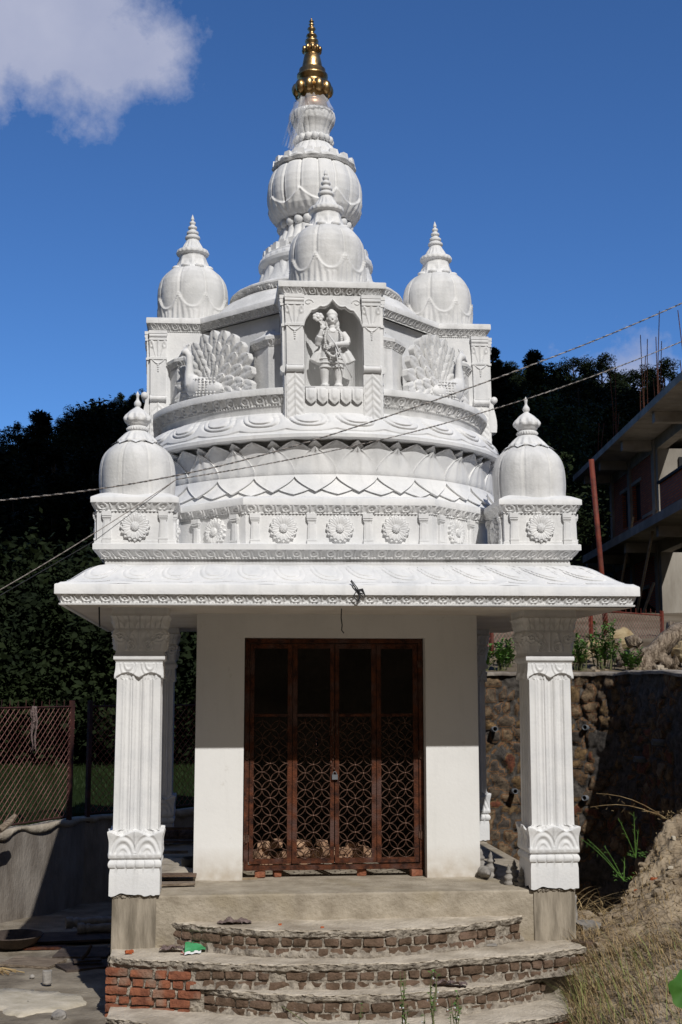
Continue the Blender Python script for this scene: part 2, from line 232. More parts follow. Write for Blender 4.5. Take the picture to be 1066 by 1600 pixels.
# ------------------------------------------------------------------ mesh helpers
ES = {'eave_moulding', 'parapet_cornice', 'octagon_cornice', 'ledge_moulding', 'upper_cornice', 'turret_base', 'curved_roof', 'niche_pillar'}
class MB:
    def __init__(s): s.V = []; s.Fs = []; s.n = 0; s.attr = []
    def add(s, V, F, a=0.0):
        V = np.asarray(V, float).reshape(-1, 3); s.V.append(V); s.attr.append(np.full(len(V), a))
        if isinstance(F, np.ndarray): s.Fs.append(F + s.n)
        else:
            d = {}
            for f in F: d.setdefault(len(f), []).append(f)
            for k, fl in d.items(): s.Fs.append(np.array(fl) + s.n)
        s.n += len(V)
    def grid(s, P, cu=False, cv=False, flip=False, a=0.0):
        nu, nv = P.shape[:2]
        i = np.arange(nu if cu else nu-1); j = np.arange(nv if cv else nv-1)
        I, J = np.meshgrid(i, j, indexing='ij'); I2 = (I+1) % nu; J2 = (J+1) % nv
        F = stk([I*nv+J, I2*nv+J, I2*nv+J2, I*nv+J2], -1).reshape(-1, 4)
        if flip: F = F[:, ::-1]
        s.add(P.reshape(-1, 3), F, a)
    def box(s, c, sz, rot=0.0, R=None, a=0.0, taper=1.0):
        x, y, z = [q/2 for q in sz]
        V = np.array([(-x, -y, -z), (x, -y, -z), (x, y, -z), (-x, y, -z), (-x*taper, -y*taper, z), (x*taper, -y*taper, z), (x*taper, y*taper, z), (-x*taper, y*taper, z)])
        if R is not None: V = V @ np.array(R).T
        elif rot:
            c_, s_ = math.cos(rot), math.sin(rot); V = V @ np.array([[c_, -s_, 0], [s_, c_, 0], [0, 0, 1]]).T
        s.add(V + np.array(c), [(0, 3, 2, 1), (4, 5, 6, 7), (0, 1, 5, 4), (1, 2, 6, 5), (2, 3, 7, 6), (3, 0, 4, 7)], a)
    def b2(s, x0, x1, y0, y1, z0, z1): s.box(((x0+x1)/2, (y0+y1)/2, (z0+z1)/2), (x1-x0, y1-y0, z1-z0))
    def tube(s, pts, r, n=6, closed=False, cap=True):
        P = np.array(pts, float); k = len(P)
        r = np.full(k, r) if np.isscalar(r) else np.array(r)
        T = np.gradient(P, axis=0) if not closed else (np.roll(P, -1, 0)-np.roll(P, 1, 0))
        T /= np.linalg.norm(T, axis=1)[:, None]+1e-12
        ref = np.array([0, 0, 1.]) if abs(T[:, 2]).mean() < .8 else np.array([1., 0, 0])
        A = np.cross(T, ref); A /= np.linalg.norm(A, axis=1)[:, None]+1e-12; B = np.cross(T, A)
        th = np.linspace(0, 2*PI, n, endpoint=False)
        G = P[:, None]+r[:, None, None]*(np.cos(th)[None, :, None]*A[:, None]+np.sin(th)[None, :, None]*B[:, None])
        base = s.n
        s.grid(G, cu=closed, cv=True)
        if cap and not closed:
            s.Fs.append(np.array([[base+i for i in range(n)]])); s.Fs.append(np.array([[base+(k-1)*n+i for i in range(n-1, -1, -1)]]))
    def lathe(s, prof, seg=48, c=(0, 0), rel=None, npts=None, cap=True, squash=1.0):
        P = np.array(prof, float)
        if npts:
            d = np.r_[0, np.cumsum(np.linalg.norm(np.diff(P, axis=0), axis=1))]; q = np.linspace(0, d[-1], npts)
            P = stk([np.interp(q, d, P[:, 0]), np.interp(q, d, P[:, 1])], 1)
        th = np.linspace(0, 2*PI, seg, endpoint=False)
        t = np.linspace(0, 1, len(P))
        Rr = np.repeat(P[:, 0][:, None], seg, 1)
        if rel is not None: Rr = Rr+rel(th[None, :], t[:, None], P[:, 0][:, None], P[:, 1][:, None])
        G = stk([c[0]+Rr*np.sin(th), c[1]-Rr*np.cos(th)*squash, np.repeat(P[:, 1][:, None], seg, 1)], -1)
        base = s.n; s.grid(G, cv=True, flip=True)
        if cap:
            s.Fs.append(np.array([[base+i for i in range(seg)]])); s.Fs.append(np.array([[base+(len(P)-1)*seg+i for i in range(seg-1, -1, -1)]]))
    def sphere(s, c, r, nu=10, nv=7, R=None, a=0.0):
        th = np.linspace(0, 2*PI, nu, endpoint=False); ph = np.linspace(.02, PI-.02, nv); r = np.array([r]*3 if np.isscalar(r) else r)
        G = stk([np.sin(ph)[:, None]*np.cos(th), np.sin(ph)[:, None]*np.sin(th), np.repeat(np.cos(ph)[:, None], nu, 1)], -1)*r
        if R is not None: G = G @ np.array(R).T
        s.grid(G+np.array(c), cv=True, flip=True, a=a)
    def xf(s, fn): s.V = [fn(v) for v in s.V]; return s
    def build(s, name, m, parent=None, smooth=False, up=False, attr=None, loc=None):
        V = np.concatenate(s.V)
        if up: V = T_up(V)
        if loc is not None: V = V-np.array(loc)
        me = bpy.data.meshes.new(name); me.vertices.add(len(V)); me.vertices.foreach_set('co', V.astype('f').ravel())
        tot = sum(f.size for f in s.Fs); nf = sum(len(f) for f in s.Fs)
        me.loops.add(tot); me.polygons.add(nf)
        li = np.concatenate([f.ravel() for f in s.Fs]); me.loops.foreach_set('vertex_index', li.astype('i'))
        cnt = np.concatenate([np.full(len(f), f.shape[1]) for f in s.Fs]); st = np.r_[0, np.cumsum(cnt)[:-1]]
        me.polygons.foreach_set('loop_start', st.astype('i')); 
        try: me.polygons.foreach_set('loop_total', cnt.astype('i'))
        except Exception: pass
        me.update(calc_edges=True); me.validate()
        me.polygons.foreach_set('use_smooth', np.full(len(me.polygons), bool(smooth)))
        if attr:
            at = me.attributes.new(attr, 'FLOAT', 'POINT'); at.data.foreach_set('value', np.concatenate(s.attr).astype('f'))
        if isinstance(m, str): m = M[m]
        me.materials.append(m)
        o = bpy.data.objects.new(name, me); COL.objects.link(o)
        if name in ES: o.modifiers.new('es', 'EDGE_SPLIT').split_angle = math.radians(55); me.polygons.foreach_set('use_smooth', np.ones(len(me.polygons), bool))
        if loc is not None: o.location = loc
        if parent is not None: o.parent = parent
        return o
def T_up(V):
    V = V.copy(); z = V[:, 2].copy(); x = V[:, 0].copy()
    k = np.clip((z-2.93)/.25, 0, 1)
    V[:, 0] += -k*(.060+.0195*(z-2.4)); V[:, 2] += .009*x*k + .003*x*(1-k)
    return V
def tag(o, label, cat, group=None, kind=None):
    o['label'] = label; o['category'] = cat
    if group: o['group'] = group
    if kind: o['kind'] = kind
    return o
def thing(name, label, cat, loc=(0, 0, 0), group=None):
    o = bpy.data.objects.new(name, None); o.empty_display_size = .2; COL.objects.link(o); o.location = loc
    return tag(o, label, cat, group)
def struct(o): o['kind'] = 'structure'; return o
def dup(root, loc=None, rotz=None, label=None, scale=None):
    r = root.copy(); COL.objects.link(r)
    if loc is not None: r.location = loc
    if rotz is not None: r.rotation_euler = (0, 0, rotz)
    if scale is not None: r.scale = scale if not np.isscalar(scale) else (scale,)*3
    if label: r['label'] = label
    for ch in list(root.children):
        c = ch.copy(); COL.objects.link(c); c.parent = r
    return r
def bake_remesh(o, vox=.01, smooth=2):
    md = o.modifiers.new('rm', 'REMESH'); md.mode = 'VOXEL'; md.voxel_size = vox; md.use_smooth_shade = True
    if smooth:
        ms = o.modifiers.new('sm', 'SMOOTH'); ms.iterations = smooth; ms.factor = .5
    return o
def g(x, s): return np.exp(-(x/s)**2)
def sst(x, a, b):
    t = np.clip((x-a)/(b-a), 0, 1); return t*t*(3-2*t)
# ring of mouldings along a closed polygon (counter-clockwise), with outward relief
def ring(mb, pts, rows, rel=None, unit=.15, ns=14, h=.012, closed=True, segs=None, phase=0):
    P = np.array(pts, float); n = len(P)
    nrm = []
    for i in range(n):
        d = P[(i+1) % n]-P[i]; d /= np.linalg.norm(d); nrm.append((d[1], -d[0]))
    nrm = np.array(nrm); rows = np.array(rows, float); t = np.linspace(0, 1, len(rows))
    for i in range(n if closed else n-1):
        if segs is not None and i not in segs: continue
        j = (i+1) % n
        def miter(a, b): return (a+b)/(1+a@b)
        mA = miter(nrm[i-1], nrm[i]) if closed or i > 0 else nrm[i]
        mB = miter(nrm[i], nrm[j]) if closed or j < n-1 else nrm[i]
        Lg = np.linalg.norm(P[j]-P[i])
        if rel is None: q = np.array([0, 1.]); H = np.zeros((2, len(rows)))
        else:
            nu = max(1, round(Lg/unit)); q = np.linspace(0, 1, nu*ns+1)
            H = rel((q*nu+phase)[:, None] % 1.0, t[None, :])*h; H[0] *= 0.5; H[-1] *= 0.5
        A = P[i]+mA*rows[:, :1]; B = P[j]+mB*rows[:, :1]
        G = A[None]*(1-q)[:, None, None]+B[None]*q[:, None, None]+nrm[i]*H[:, :, None]
        G = np.concatenate([G, np.repeat(rows[:, 1][None, :, None], len(q), 0)], -1)
        mb.grid(G)
def egg(a, t):      # scroll-and-dart unit: t 0 bottom .. 1 top
    x = (a-.38); y = (t-.58)*.56
    d = np.sqrt(x**2+y**2)
    hh = 1.0*g(d-.235, .075)*sst(y+.26, 0, .05)+.75*sst(.11-d, 0, .06)
    hh = hh+.95*g(a-.80, .05)*sst(t, .2, .35)*sst(1.0-t, 0, .1)+.0*t
    dn = .8*(.5+.5*np.cos(a*2*PI*5))*(t < .17)
    return np.where(t < .2, dn, hh)
def seq(a, b, n): return [(a[0]+(b[0]-a[0])*k/(n-1), a[1]+(b[1]-a[1])*k/(n-1)) for k in range(n)]
def eggrows(o0, o1, z0, z1, n=12):
    r = []
    for k in range(n):
        t = k/(n-1); r.append((o0+(o1-o0)*(t**1.3), z0+(z1-z0)*t))
    return r
def sq(hw, cx=0, cy=0, hy=None):
    hy = hw if hy is None else hy
    return [(cx-hw, cy-hy), (cx+hw, cy-hy), (cx+hw, cy+hy), (cx-hw, cy+hy)]
# ------------------------------------------------------------------ value noise on arrays
_lat = np.random.default_rng(3).random((32, 32, 32))
def vn(P, s=1.0, o=0.0):
    Q = np.asarray(P, float)*s+o+100; i = np.floor(Q).astype(int); f = Q-i; f = f*f*(3-2*f); r = 0
    for a in (0, 1):
        for b in (0, 1):
            for c in (0, 1):
                w = (f[..., 0] if a else 1-f[..., 0])*(f[..., 1] if b else 1-f[..., 1])*(f[..., 2] if c else 1-f[..., 2])
                r = r+w*_lat[(i[..., 0]+a) % 32, (i[..., 1]+b) % 32, (i[..., 2]+c) % 32]
    return r-.5
def fbm(P, s=1.0, o=0.0, n=4):
    r = 0; k = 1.0
    for q in range(n): r = r+vn(P, s*2**q, o+q*7.3)*k; k *= .5
    return r
def jitter(mb, amp, s=8, o=0.0):
    def f(V):
        return V+stk([fbm(V, s, o+a*31, 3) for a in range(3)], -1)*amp
    return mb.xf(f)
CY = 2.75

# ================================================================== THE TEMPLE
temple = thing('temple', 'small white carved Hindu temple with lotus drum, domed turrets and gilded spire', 'temple')

# ---- plinth (platform) and the pedestals under the columns
mb = MB(); mb.b2(-2.215, 2.2, .55, 4.98, -1.1, -.0)
plinth_o = mb.build('plinth', 'cement', temple)
md = plinth_o.modifiers.new('bv', 'BEVEL'); md.width = .02; md.segments = 3
for sx in (-1, 1):
    for yy in (.75, 4.76):
        mb = MB(); x = 2.02*sx
        mb.b2(x-.205, x+.205, yy-.215, yy+.205, -1.05, .022)
        mb.build('pedestal', 'cement_streak', temple)
# crumbled mortar under front columns
def crumb(mb, x0, x1, y, z, n, amp, r):
    for k in range(n):
        mb.sphere((rnd.uniform(x0, x1), y+rnd.uniform(-.01, .012), z+rnd.uniform(-amp, amp)), (r*rnd.uniform(.6, 1.5), r*rnd.uniform(.5, 1), r*rnd.uniform(.5, 1)), 6, 5)
for sx in (-1, 1):
    mb = MB(); crumb(mb, 2.02*sx-.22, 2.02*sx+.22, .535, .012, 90, .016, .014); mb.build('crumbled_mortar', 'mortar', temple)

# ---- fluted columns
def column_mb():
    mb = MB()
    Z = np.unique(np.r_[np.linspace(.0, .26, 6), np.linspace(.26, .34, 12), np.linspace(.34, .63, 64), np.linspace(.63, 2.0, 6), np.linspace(2.0, 2.18, 46), np.linspace(2.18, 2.29, 18), np.linspace(2.29, 2.5, 44), np.linspace(2.5, 2.712, 22)])
    U = np.linspace(-1, 1, 81); u = U[:, None]; z = Z[None, :]
    au = np.abs(u)
    base = np.interp(Z, [0, .255, .26, .262, .335, .34, .63, 2.0, 2.175, 2.19, 2.20, 2.215, 2.25, 2.262, 2.28, 2.29, 2.42, 2.47, 2.5, 2.51, 2.60, 2.64, 2.645, 2.712],
                        [.237, .237, .23, .238, .238, .222, .212, .208, .212, .225, .228, .246, .246, .232, .228, .226, .236, .250, .246, .236, .258, .278, .268, .268])
    h = np.zeros((81, len(Z)))
    # torus band
    h += .012*np.sin(np.clip((z-.262)/.073, 0, 1)*PI)
    for c in (-.72, -.35, 0, .35, .72): h -= .010*g(u-c, .03)*((z > .262) & (z < .335))
    # shaft flutes
    sh = sst(z, .52, .56)*(1-sst(z, 2.06, 2.09))
    h -= .017*sh*(g(u+.46, .10)+g(u, .10)+g(u-.46, .10)) - .007*sh*(g(u+.24, .05)+g(u-.24, .05)+g(u-.69, .05)+g(u+.69, .05))
    for c in (-.6, -.31, -.13, .13, .31, .6): h -= .009*sh*g(u-c, .018)
    # lower leaf collar
    top = .565+.05*np.abs(np.cos(PI*u))**1.5
    m_ = sst(top-z, 0, .012)*sst(z, .335, .36)
    fl = .026+.022*g(z-.60, .07)
    gr = np.zeros_like(h)
    for c in (-.5, .5):
        d = np.sqrt(((u-c*.92)*.30)**2+((z-.375)*.78)**2)
        gr += .007*np.cos(d*2*PI/.056)*sst(d, .03, .06)*(1-sst(d, .14, .17))*sst(z, .385, .42)*sst((np.abs(u)-.5)*np.sign(c)*np.sign(u)*0+z, .36, .40)
    gr += .012*g(u, .05)*(z > .40)+.010*g(z-.385, .022)*(np.abs(np.cos(u*PI*3.5))**.5)
    h = np.where(m_ > 0, h*(1-m_)+m_*(fl+gr), h)
    # upper hanging collar
    bot = 2.035+.05*np.abs(np.sin(PI*u))**1.2-.012*(au > .9)
    m_ = sst(z-bot, 0, .010)*(1-sst(z, 2.175, 2.185))
    gr = np.zeros_like(h)
    for c in (-.5, .5):
        d = np.sqrt(((u-c*.9)*.30)**2+((z-2.18)*.85)**2)
        gr += .006*np.cos(d*2*PI/.050)*sst(d, .02, .05)*(1-sst(d, .11, .14))
    fl = .012+.014*g(z-2.05, .06)
    h = np.where(m_ > 0, h*(1-m_)+m_*(fl+gr), h)
    # mouldings bead cuts
    # capital scrolls
    k = sst(z, 2.29, 2.31)*(1-sst(z, 2.49, 2.50))
    r_ = np.zeros_like(h)
    for c in (-1, 1):
        d = np.sqrt(((u-.74*c)*.24)**2+(z-2.435)**2); an_ = np.arctan2(z-2.435, (u-.74*c)*.24*c); r_ += .008*np.cos(d*2*PI/.036-an_)*g(d, .055)+.012*g(d, .06)
        d = np.sqrt(((u-.36*c)*.24)**2+((z-2.345)*.85)**2); r_ += .010*g(d-.042, .008)+.010*g(d-.022, .006)+.008*g(d, .008)
        x_ = .5*c*(1-(z-2.34)/.16*.5); r_ += .012*g(u-x_, .06)
        r_ += .009*g(u-.9*c, .05)*g(z-2.35, .06)
        for q0, q1 in ((.10, .9), (.20, 1.9), (.30, 3.2)): r_ += .007*g(u-c*(q0+q1*(z-2.30)*(z-2.30)*9), .035)*sst(z, 2.32, 2.36)
    r_ += .014*g(u, .05)
    h += k*r_*1.6
    # leaf row under the abacus
    k = sst(z, 2.505, 2.52)*(1-sst(z, 2.638, 2.642))
    h += k*(.016*np.abs(np.cos(u*PI*2.5))**.7-.012*g(np.abs(np.sin(u*PI*2.5)), .12)+.010*g(np.sqrt(((u*2.5+.5) % 1-.5)**2+((z-2.51)/.13*.9)**2)-.42, .10))
    he = h[-1] if True else 0
    for rr in range(4):
        w = base[None, :]
        X = U[:, None]*(w+he[None, :]); Y = -(w+h)
        c_, s_ = round(math.cos(rr*PI/2)), round(math.sin(rr*PI/2))
        G = stk([X*c_-Y*s_, X*s_+Y*c_, np.repeat(Z[None, :], 81, 0)], -1)
        mb.grid(G)
    # ragged bottom edge
    def rag(V):
        V = V.copy(); b_ = V[:, 2] < .001; V[b_, 2] += .012+fbm(V[b_], 9, 2, 3)*.045; return V
    mb.xf(rag)
    return mb
c0 = None
for (sx, yy) in ((-1, .74), (1, .74), (-1, 4.76), (1, 4.76)):
    if c0 is None:
        c0 = column_mb().build('column', 'white', temple, smooth=True)
        md = c0.modifiers.new('es', 'EDGE_SPLIT'); md.split_angle = math.radians(50); o = c0
    else:
        o = c0.copy(); COL.objects.link(o); o.parent = temple
    o.location = (2.02*sx, yy, 0)

# ---- shrine room walls with the gate opening
WZ = 2.715
mb = MB()
mb.b2(-1.484, -.985, 1.454, 1.684, 0, WZ); mb.b2(.925, 1.484, 1.454, 1.684, 0, WZ); mb.b2(-.985, .925, 1.454, 1.684, 2.47, WZ)
mb.build('front_wall', 'wall', temple)
for sx in (-1, 1):
    mb = MB(); mb.b2(min(sx*1.484, sx*1.26), max(sx*1.484, sx*1.26), 1.684, 4.04, 0, WZ); mb.build('side_wall', 'wall', temple)
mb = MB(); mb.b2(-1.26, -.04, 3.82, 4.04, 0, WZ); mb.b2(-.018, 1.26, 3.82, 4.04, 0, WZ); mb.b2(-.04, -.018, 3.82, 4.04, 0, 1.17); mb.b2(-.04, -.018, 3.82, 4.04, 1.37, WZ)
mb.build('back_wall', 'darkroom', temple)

# ---- gate
gate = bpy.data.objects.new('gate', None); COL.objects.link(gate); gate.parent = temple
GY = 1.62
def bar(mb, x0, x1, z0, z1, y=GY, t=.035): mb.b2(x0, x1, y-t/2, y+t/2, z0, z1)
mb = MB(); bar(mb, -.972, -.925, .075, 2.466, t=.05); bar(mb, .872, .918, .075, 2.466, t=.05); bar(mb, -.925, .872, 2.42, 2.466, t=.05)
bar(mb, -.925, .872, .075, .125, t=.05)
mb.build('gate_frame', 'rust', gate)
LX = [(-.917, -.475), (-.468, -.030), (-.020, .415), (.422, .864)]
PX = [(-.875, -.522), (-.420, -.072), (.022, .368), (.468, .815)]
ru = .0885
for k, ((a, b), (pa, pb)) in enumerate(zip(LX, PX)):
    mb = MB(); bar(mb, a, pa, .14, 2.41); bar(mb, pb, b, .14, 2.41); bar(mb, pa, pb, .14, .19); bar(mb, pa, pb, 2.36, 2.41); bar(mb, pa, pb, 1.645, 1.675, t=.02)
    mb.build('gate_leaf', 'rust', gate)
    mb = MB(); hu = (pb-pa)/4; z = .19; row = 0
    nodes = set()
    nrow = int((1.60-.19)/hu)
    for j in range(nrow+2):
        zc = .19+j*hu
        for i in range(5):
            if (i+j) % 2: continue
            xc = pa+i*hu
            th = np.linspace(0, 2*PI, 25); X = xc+hu*1.0*np.cos(th); Zc = zc+hu*1.0*np.sin(th)
            ok = (X >= pa-.002) & (X <= pb+.002) & (Zc >= .188) & (Zc <= 1.64)
            run = []
            for q in range(25):
                if ok[q]: run.append((X[q], GY+(.004 if (j % 2) else -.004), Zc[q]))
                if (not ok[q] or q == 24):
                    if len(run) > 2: mb.tube(run, .0048, 4, cap=False)
                    run = []
    for j in range(nrow+1):
        for i in range(5):
            if (i+j) % 2 == 1: mb.sphere((pa+i*hu, GY-.006, .19+j*hu), .0105, 6, 5)
    mb.build('lattice', 'rod', gate)
for x, zz in ((-.945, .40), (-.945, 1.25), (-.945, 2.2), (.89, .42), (.89, 1.25), (.89, 2.2)): mb = MB(); mb.tube([(x, GY-.03, zz-.045), (x, GY-.03, zz+.045)], .013, 8); mb.box((x+.0, GY-.026, zz), (.06, .008, .07)); mb.build('hinge', 'rod', gate)
mb = MB(); mb.box((-.025, GY-.035, 1.02), (.06, .03, .05)); mb.tube([(-.025+.02*math.cos(t), GY-.035, 1.045+.03*math.sin(t)) for t in np.linspace(0, PI, 9)], .005, 6)
mb.build('padlock', 'pipe', gate)
mb = MB()
for k in range(16): mb.sphere((-.045+.02*math.sin(k*1.3), GY-.035+.008*math.cos(k*2), 1.60-k*.033), (.008, .006, .014), 6, 5)
mb.tube([(-.05, GY-.03, 1.7), (-.05, GY-.03, 1.45)], .008, 6); mb.tube([(.0, GY-.03, 1.7), (.0, GY-.03, 1.45)], .008, 6)
mb.build('chain_latch', 'rod', gate)

# ---- roof slab, eave mouldings, curved scalloped roof
mb = MB(); ring(mb, sq(2.0, 0, CY), [(-.2, 2.712), (.72, 2.712)], None); mb.b2(-2.1, 2.1, CY-2.1, CY+2.1, 2.714, 2.9)
mb.build('soffit', 'soffit', temple)
mb = MB(); ring(mb, sq(2.75, 0, CY), [(-.06, 2.713), (-.012, 2.713), (-.008, 2.726), (-.02, 2.73)])
ring(mb, sq(2.72, 0, CY), eggrows(.0, .028, 2.728, 2.808, 13), egg, .178, 20, .020)
ring(mb, sq(2.78, 0, CY), [(-.03, 2.806), (0, 2.812), (.0, 2.898), (-.012, 2.908), (-.05, 2.912)])
mb.build('eave_moulding', 'white', temple, up=True)
def scal(a, t):     # overlapping scroll petals on a sloping face, t 0 = lower edge .. 1 = top
    b1 = (a-.5)
    edge = .20-.11*(1-(2*np.abs(b1))**2.0)
    inside = sst(t, edge, edge+.05)
    sk = (t-.35)*.30
    def cont(rx, rz, w): 
        c = (np.abs((b1+sk)/rx)**2.4+np.abs(np.minimum(t-.66, 0)/rz)**2.4)**(1/2.4)
        return g(c-1, w), sst(1-c, -.05, .05)
    g1, i1_ = cont(.40, .36, .07); g2, i2_ = cont(.27, .24, .09)
    s2 = ((b1+.5-sk*2.2) % 1)-.5
    return inside*(.75+.35*i1_-.55*g1+.25*i2_-.5*g2)-.35*inside*g(s2, .035)*sst(t, .45, .6)
prof = [(.0, 2.905), (-.035, 2.928), (-.06, 2.930), (-.10, 2.940), (-.15, 2.966), (-.20, 3.002), (-.25, 3.038), (-.30, 3.072), (-.35, 3.100), (-.40, 3.122), (-.46, 3.138)]
pa_ = np.array(prof); d_ = np.r_[0, np.cumsum(np.linalg.norm(np.diff(pa_, axis=0), axis=1))]; q_ = np.linspace(0, d_[-1], 64)
rows_ = stk([np.interp(q_, d_, pa_[:, 0]), np.interp(q_, d_, pa_[:, 1])], 1)
mb = MB(); ring(mb, sq(2.765, 0, CY), rows_, scal, .40, 34, .031)
def wob(V):
    V = V.copy(); V[:, 2] += .004*np.sin(V[:, 0]*5.1+V[:, 1]*3)+.003*np.sin(V[:, 0]*13.7); return V
mb.xf(wob)
mb.build('curved_roof', 'white', temple, smooth=True, up=True)
# ---- upper base (square) with cornice
mb = MB(); ring(mb, sq(2.30, 0, CY), [(0, 3.10), (0, 3.196), (.012, 3.2)])
ring(mb, sq(2.32, 0, CY), eggrows(.0, .062, 3.196, 3.282, 13), egg, .165, 20, .019)
ring(mb, sq(2.395, 0, CY), [(-.02, 3.278), (.006, 3.282), (.006, 3.335), (-.004, 3.342), (-.8, 3.342)])
mb.b2(-1.7, 1.7, CY-1.7, CY+1.7, 3.0, 3.340)
mb.build('parapet_cornice', 'white', temple, up=True)

# little pilaster & rosette (local: on plane, normal -y; origin at centre bottom)
def frame(mb, c, ang):   # move block from local (x right, y back) to place with rotation about z
    c_, s_ = math.cos(ang), math.sin(ang); Rm = np.array([[c_, -s_, 0], [s_, c_, 0], [0, 0, 1]])
    mb.xf(lambda V: V @ Rm.T+np.array(c)); return mb
def pilaster(h=.32, w=.085):
    mb = MB()
    def bx(w_, d, z0, z1): mb.b2(-w_/2, w_/2, -d, .004, z0, z1)
    bx(w, .030, 0, .045); bx(w*1.02, .034, .045, .06); bx(w*1.06, .042, h-.045, h-.0); bx(w*.9, .03, h-.075, h-.055)
    P = []
    for zz, k in ((.06, .92), (.12, .9), (.2, .8), (h-.085, .66)):
        P.append([(-w*k/2, .0, zz), (-w*k/2, -.022, zz), (-w*k/4, -.03, zz), (w*k/4, -.03, zz), (w*k/2, -.022, zz), (w*k/2, .0, zz)])
    mb.grid(np.array(P)); bx(w*1.0, .038, h-.062, h-.050); bx(w*.8, .026, h-.09, h-.075)
    return mb
def rosette(R=.145, n=16):
    mb = MB()
    for lay, (r1, nn, off, dy) in enumerate(((R, n, 0, .018), (R*.86, n, .5, .030))):
        for k in range(nn):
            a = 2*PI*(k+off)/nn; t = np.linspace(0, 1, 7); s = np.linspace(-1, 1, 5)
            w = .026*(R/.145)*np.sqrt(np.clip(1-(2*t-1.05)**4*.9, 0.02, 1))*np.where(t > .86, (1-t)/.14*.8+.25, 1)
            rr = .03+(r1-.03)*t
            X = rr[:, None]*np.cos(a)-s[None]*w[:, None]*np.sin(a); Zz = rr[:, None]*np.sin(a)+s[None]*w[:, None]*np.cos(a)
            Y = -(dy+.010*np.sin(t[:, None]*PI*.85)+.0*s[None]-.009*np.abs(s[None])**2+.012*t[:, None]-.006*g(s[None], .2))
            mb.grid(stk([X, Y, Zz], -1), flip=True)
            # rim drop
            e = stk([X[-1], Y[-1], Zz[-1]], -1); e2 = e.copy(); e2[:, 1] = 0; mb.grid(stk([e, e2]))
            for sgn in (0, -1):
                e = stk([X[:, sgn], Y[:, sgn], Zz[:, sgn]], -1); e2 = e.copy(); e2[:, 1] = 0; mb.grid(stk([e, e2]), flip=True)
    mb.sphere((0, -.035, 0), (R*.30, .028, R*.30), 16, 9)
    for k in range(26):
        a = k*2.4; r_ = .038*math.sqrt(k/26); mb.sphere((r_*math.cos(a), -.062+r_*.25, r_*math.sin(a)), .0055, 5, 4)
    return mb
# ---- lower corner kiosks
KP = [(.0, 4.933), (.019, 4.896), (.012, 4.86), (.016, 4.84), (.036, 4.81), (.036, 4.785), (.022, 4.765), (.05, 4.745), (.081, 4.722), (.118, 4.680), (.136, 4.640), (.133, 4.617), (.115, 4.60), (.10, 4.575), (.084, 4.568), (.104, 4.555), (.108, 4.535), (.104, 4.52), (.09, 4.515), (.12, 4.495), (.16, 4.45), (.192, 4.415), (.198, 4.395), (.185, 4.383), (.17, 4.380)]
KD = [(.17, 4.385), (.225, 4.372), (.262, 4.350), (.295, 4.318), (.325, 4.285), (.350, 4.24), (.368, 4.18), (.377, 4.11), (.380, 4.04), (.378, 3.96), (.372, 3.90), (.368, 3.78)]
def lobes(n, amp, ridge=.006, ph=0.0):
    def f(th, t, r, z):
        k = (th*n/(2*PI)+ph) % 1.0
        s = np.abs(np.sin(PI*k))
        return (-amp*(1-s**.5)+ridge*g(np.minimum(k, 1-k)-.06, .022))*np.sin(np.clip(t*1.02, 0, 1)*PI*.9+.12)**.35
    return f
kiosk0 = None
for (kx, ky, name) in ((-2.0, .75, ''), (2.0, .75, ''), (-2.0, 4.75, ''), (2.0, 4.75, '')):
    kr = bpy.data.objects.new('corner_turret', None); COL.objects.link(kr); kr.parent = temple
    mb = MB(); c = sq(.365, kx, ky)
    ring(mb, c, [(.0, 3.34), (.012, 3.345), (.012, 3.37), (0, 3.375), (.0, 3.652)])
    ring(mb, sq(.368, kx, ky), eggrows(.0, .040, 3.652, 3.735, 12), egg, .165, 20, .019)
    ring(mb, sq(.418, kx, ky), [(-.01, 3.732), (.004, 3.736), (.004, 3.785), (-.004, 3.792), (-.04, 3.812), (-.08, 3.832), (-.13, 3.848), (-.2, 3.862), (-.3, 3.868)])
    mb.build('turret_base', 'white', kr, up=True)
    for f in range(4):
        a = f*PI/2; n_ = (math.sin(a), -math.cos(a)); t_ = (math.cos(a), math.sin(a))
        if f == 2 and ky < 2: continue
        for o_ in (-.27, .27):
            frame(pilaster(.315, .085), (kx+n_[0]*.365+t_[0]*o_, ky+n_[1]*.365+t_[1]*o_, 3.338), a).build('pilaster', 'white', kr, up=True)
        frame(rosette(), (kx+n_[0]*.365, ky+n_[1]*.365, 3.505), a).build('rosette', 'white', kr, up=True)
    mb = MB(); mb.lathe(KD[::-1], 128, (kx, ky), lobes(8, .034, .010, .5), 40, cap=True)
    mb.build('turret_dome', 'white_old', kr, smooth=True, up=True)
    mb = MB()
    def kfr(th, t, r, z):
        return .010*np.cos(th*10)*g(z-4.655, .035)*1.2+.008*np.cos(th*24)*g(z-4.537, .012)+.010*np.cos(th*14)*g(z-4.415, .03)+.007*np.cos(th*14)*g(z-4.46, .03)
    mb.lathe(KP[::-1], 96, (kx, ky), kfr, 90)
    # small drooping leaf tips on the dome top
    for k in range(10):
        a = 2*PI*k/10; r0 = .20
        t = np.linspace(0, 1, 5); s = np.linspace(-1, 1, 5); w = .055*(1-t**2)
        rr = r0+.075*t; zz = 4.388-.022*t-.02*t*t+.010
        X = kx+rr[:, None]*math.sin(a)+s[None]*w[:, None]*math.cos(a); Y = ky-rr[:, None]*math.cos(a)+s[None]*w[:, None]*math.sin(a)
        mb.grid(stk([X, Y, np.repeat(zz[:, None], 5, 1)], -1))
    mb.build('turret_finial', 'white', kr, smooth=True, up=True)

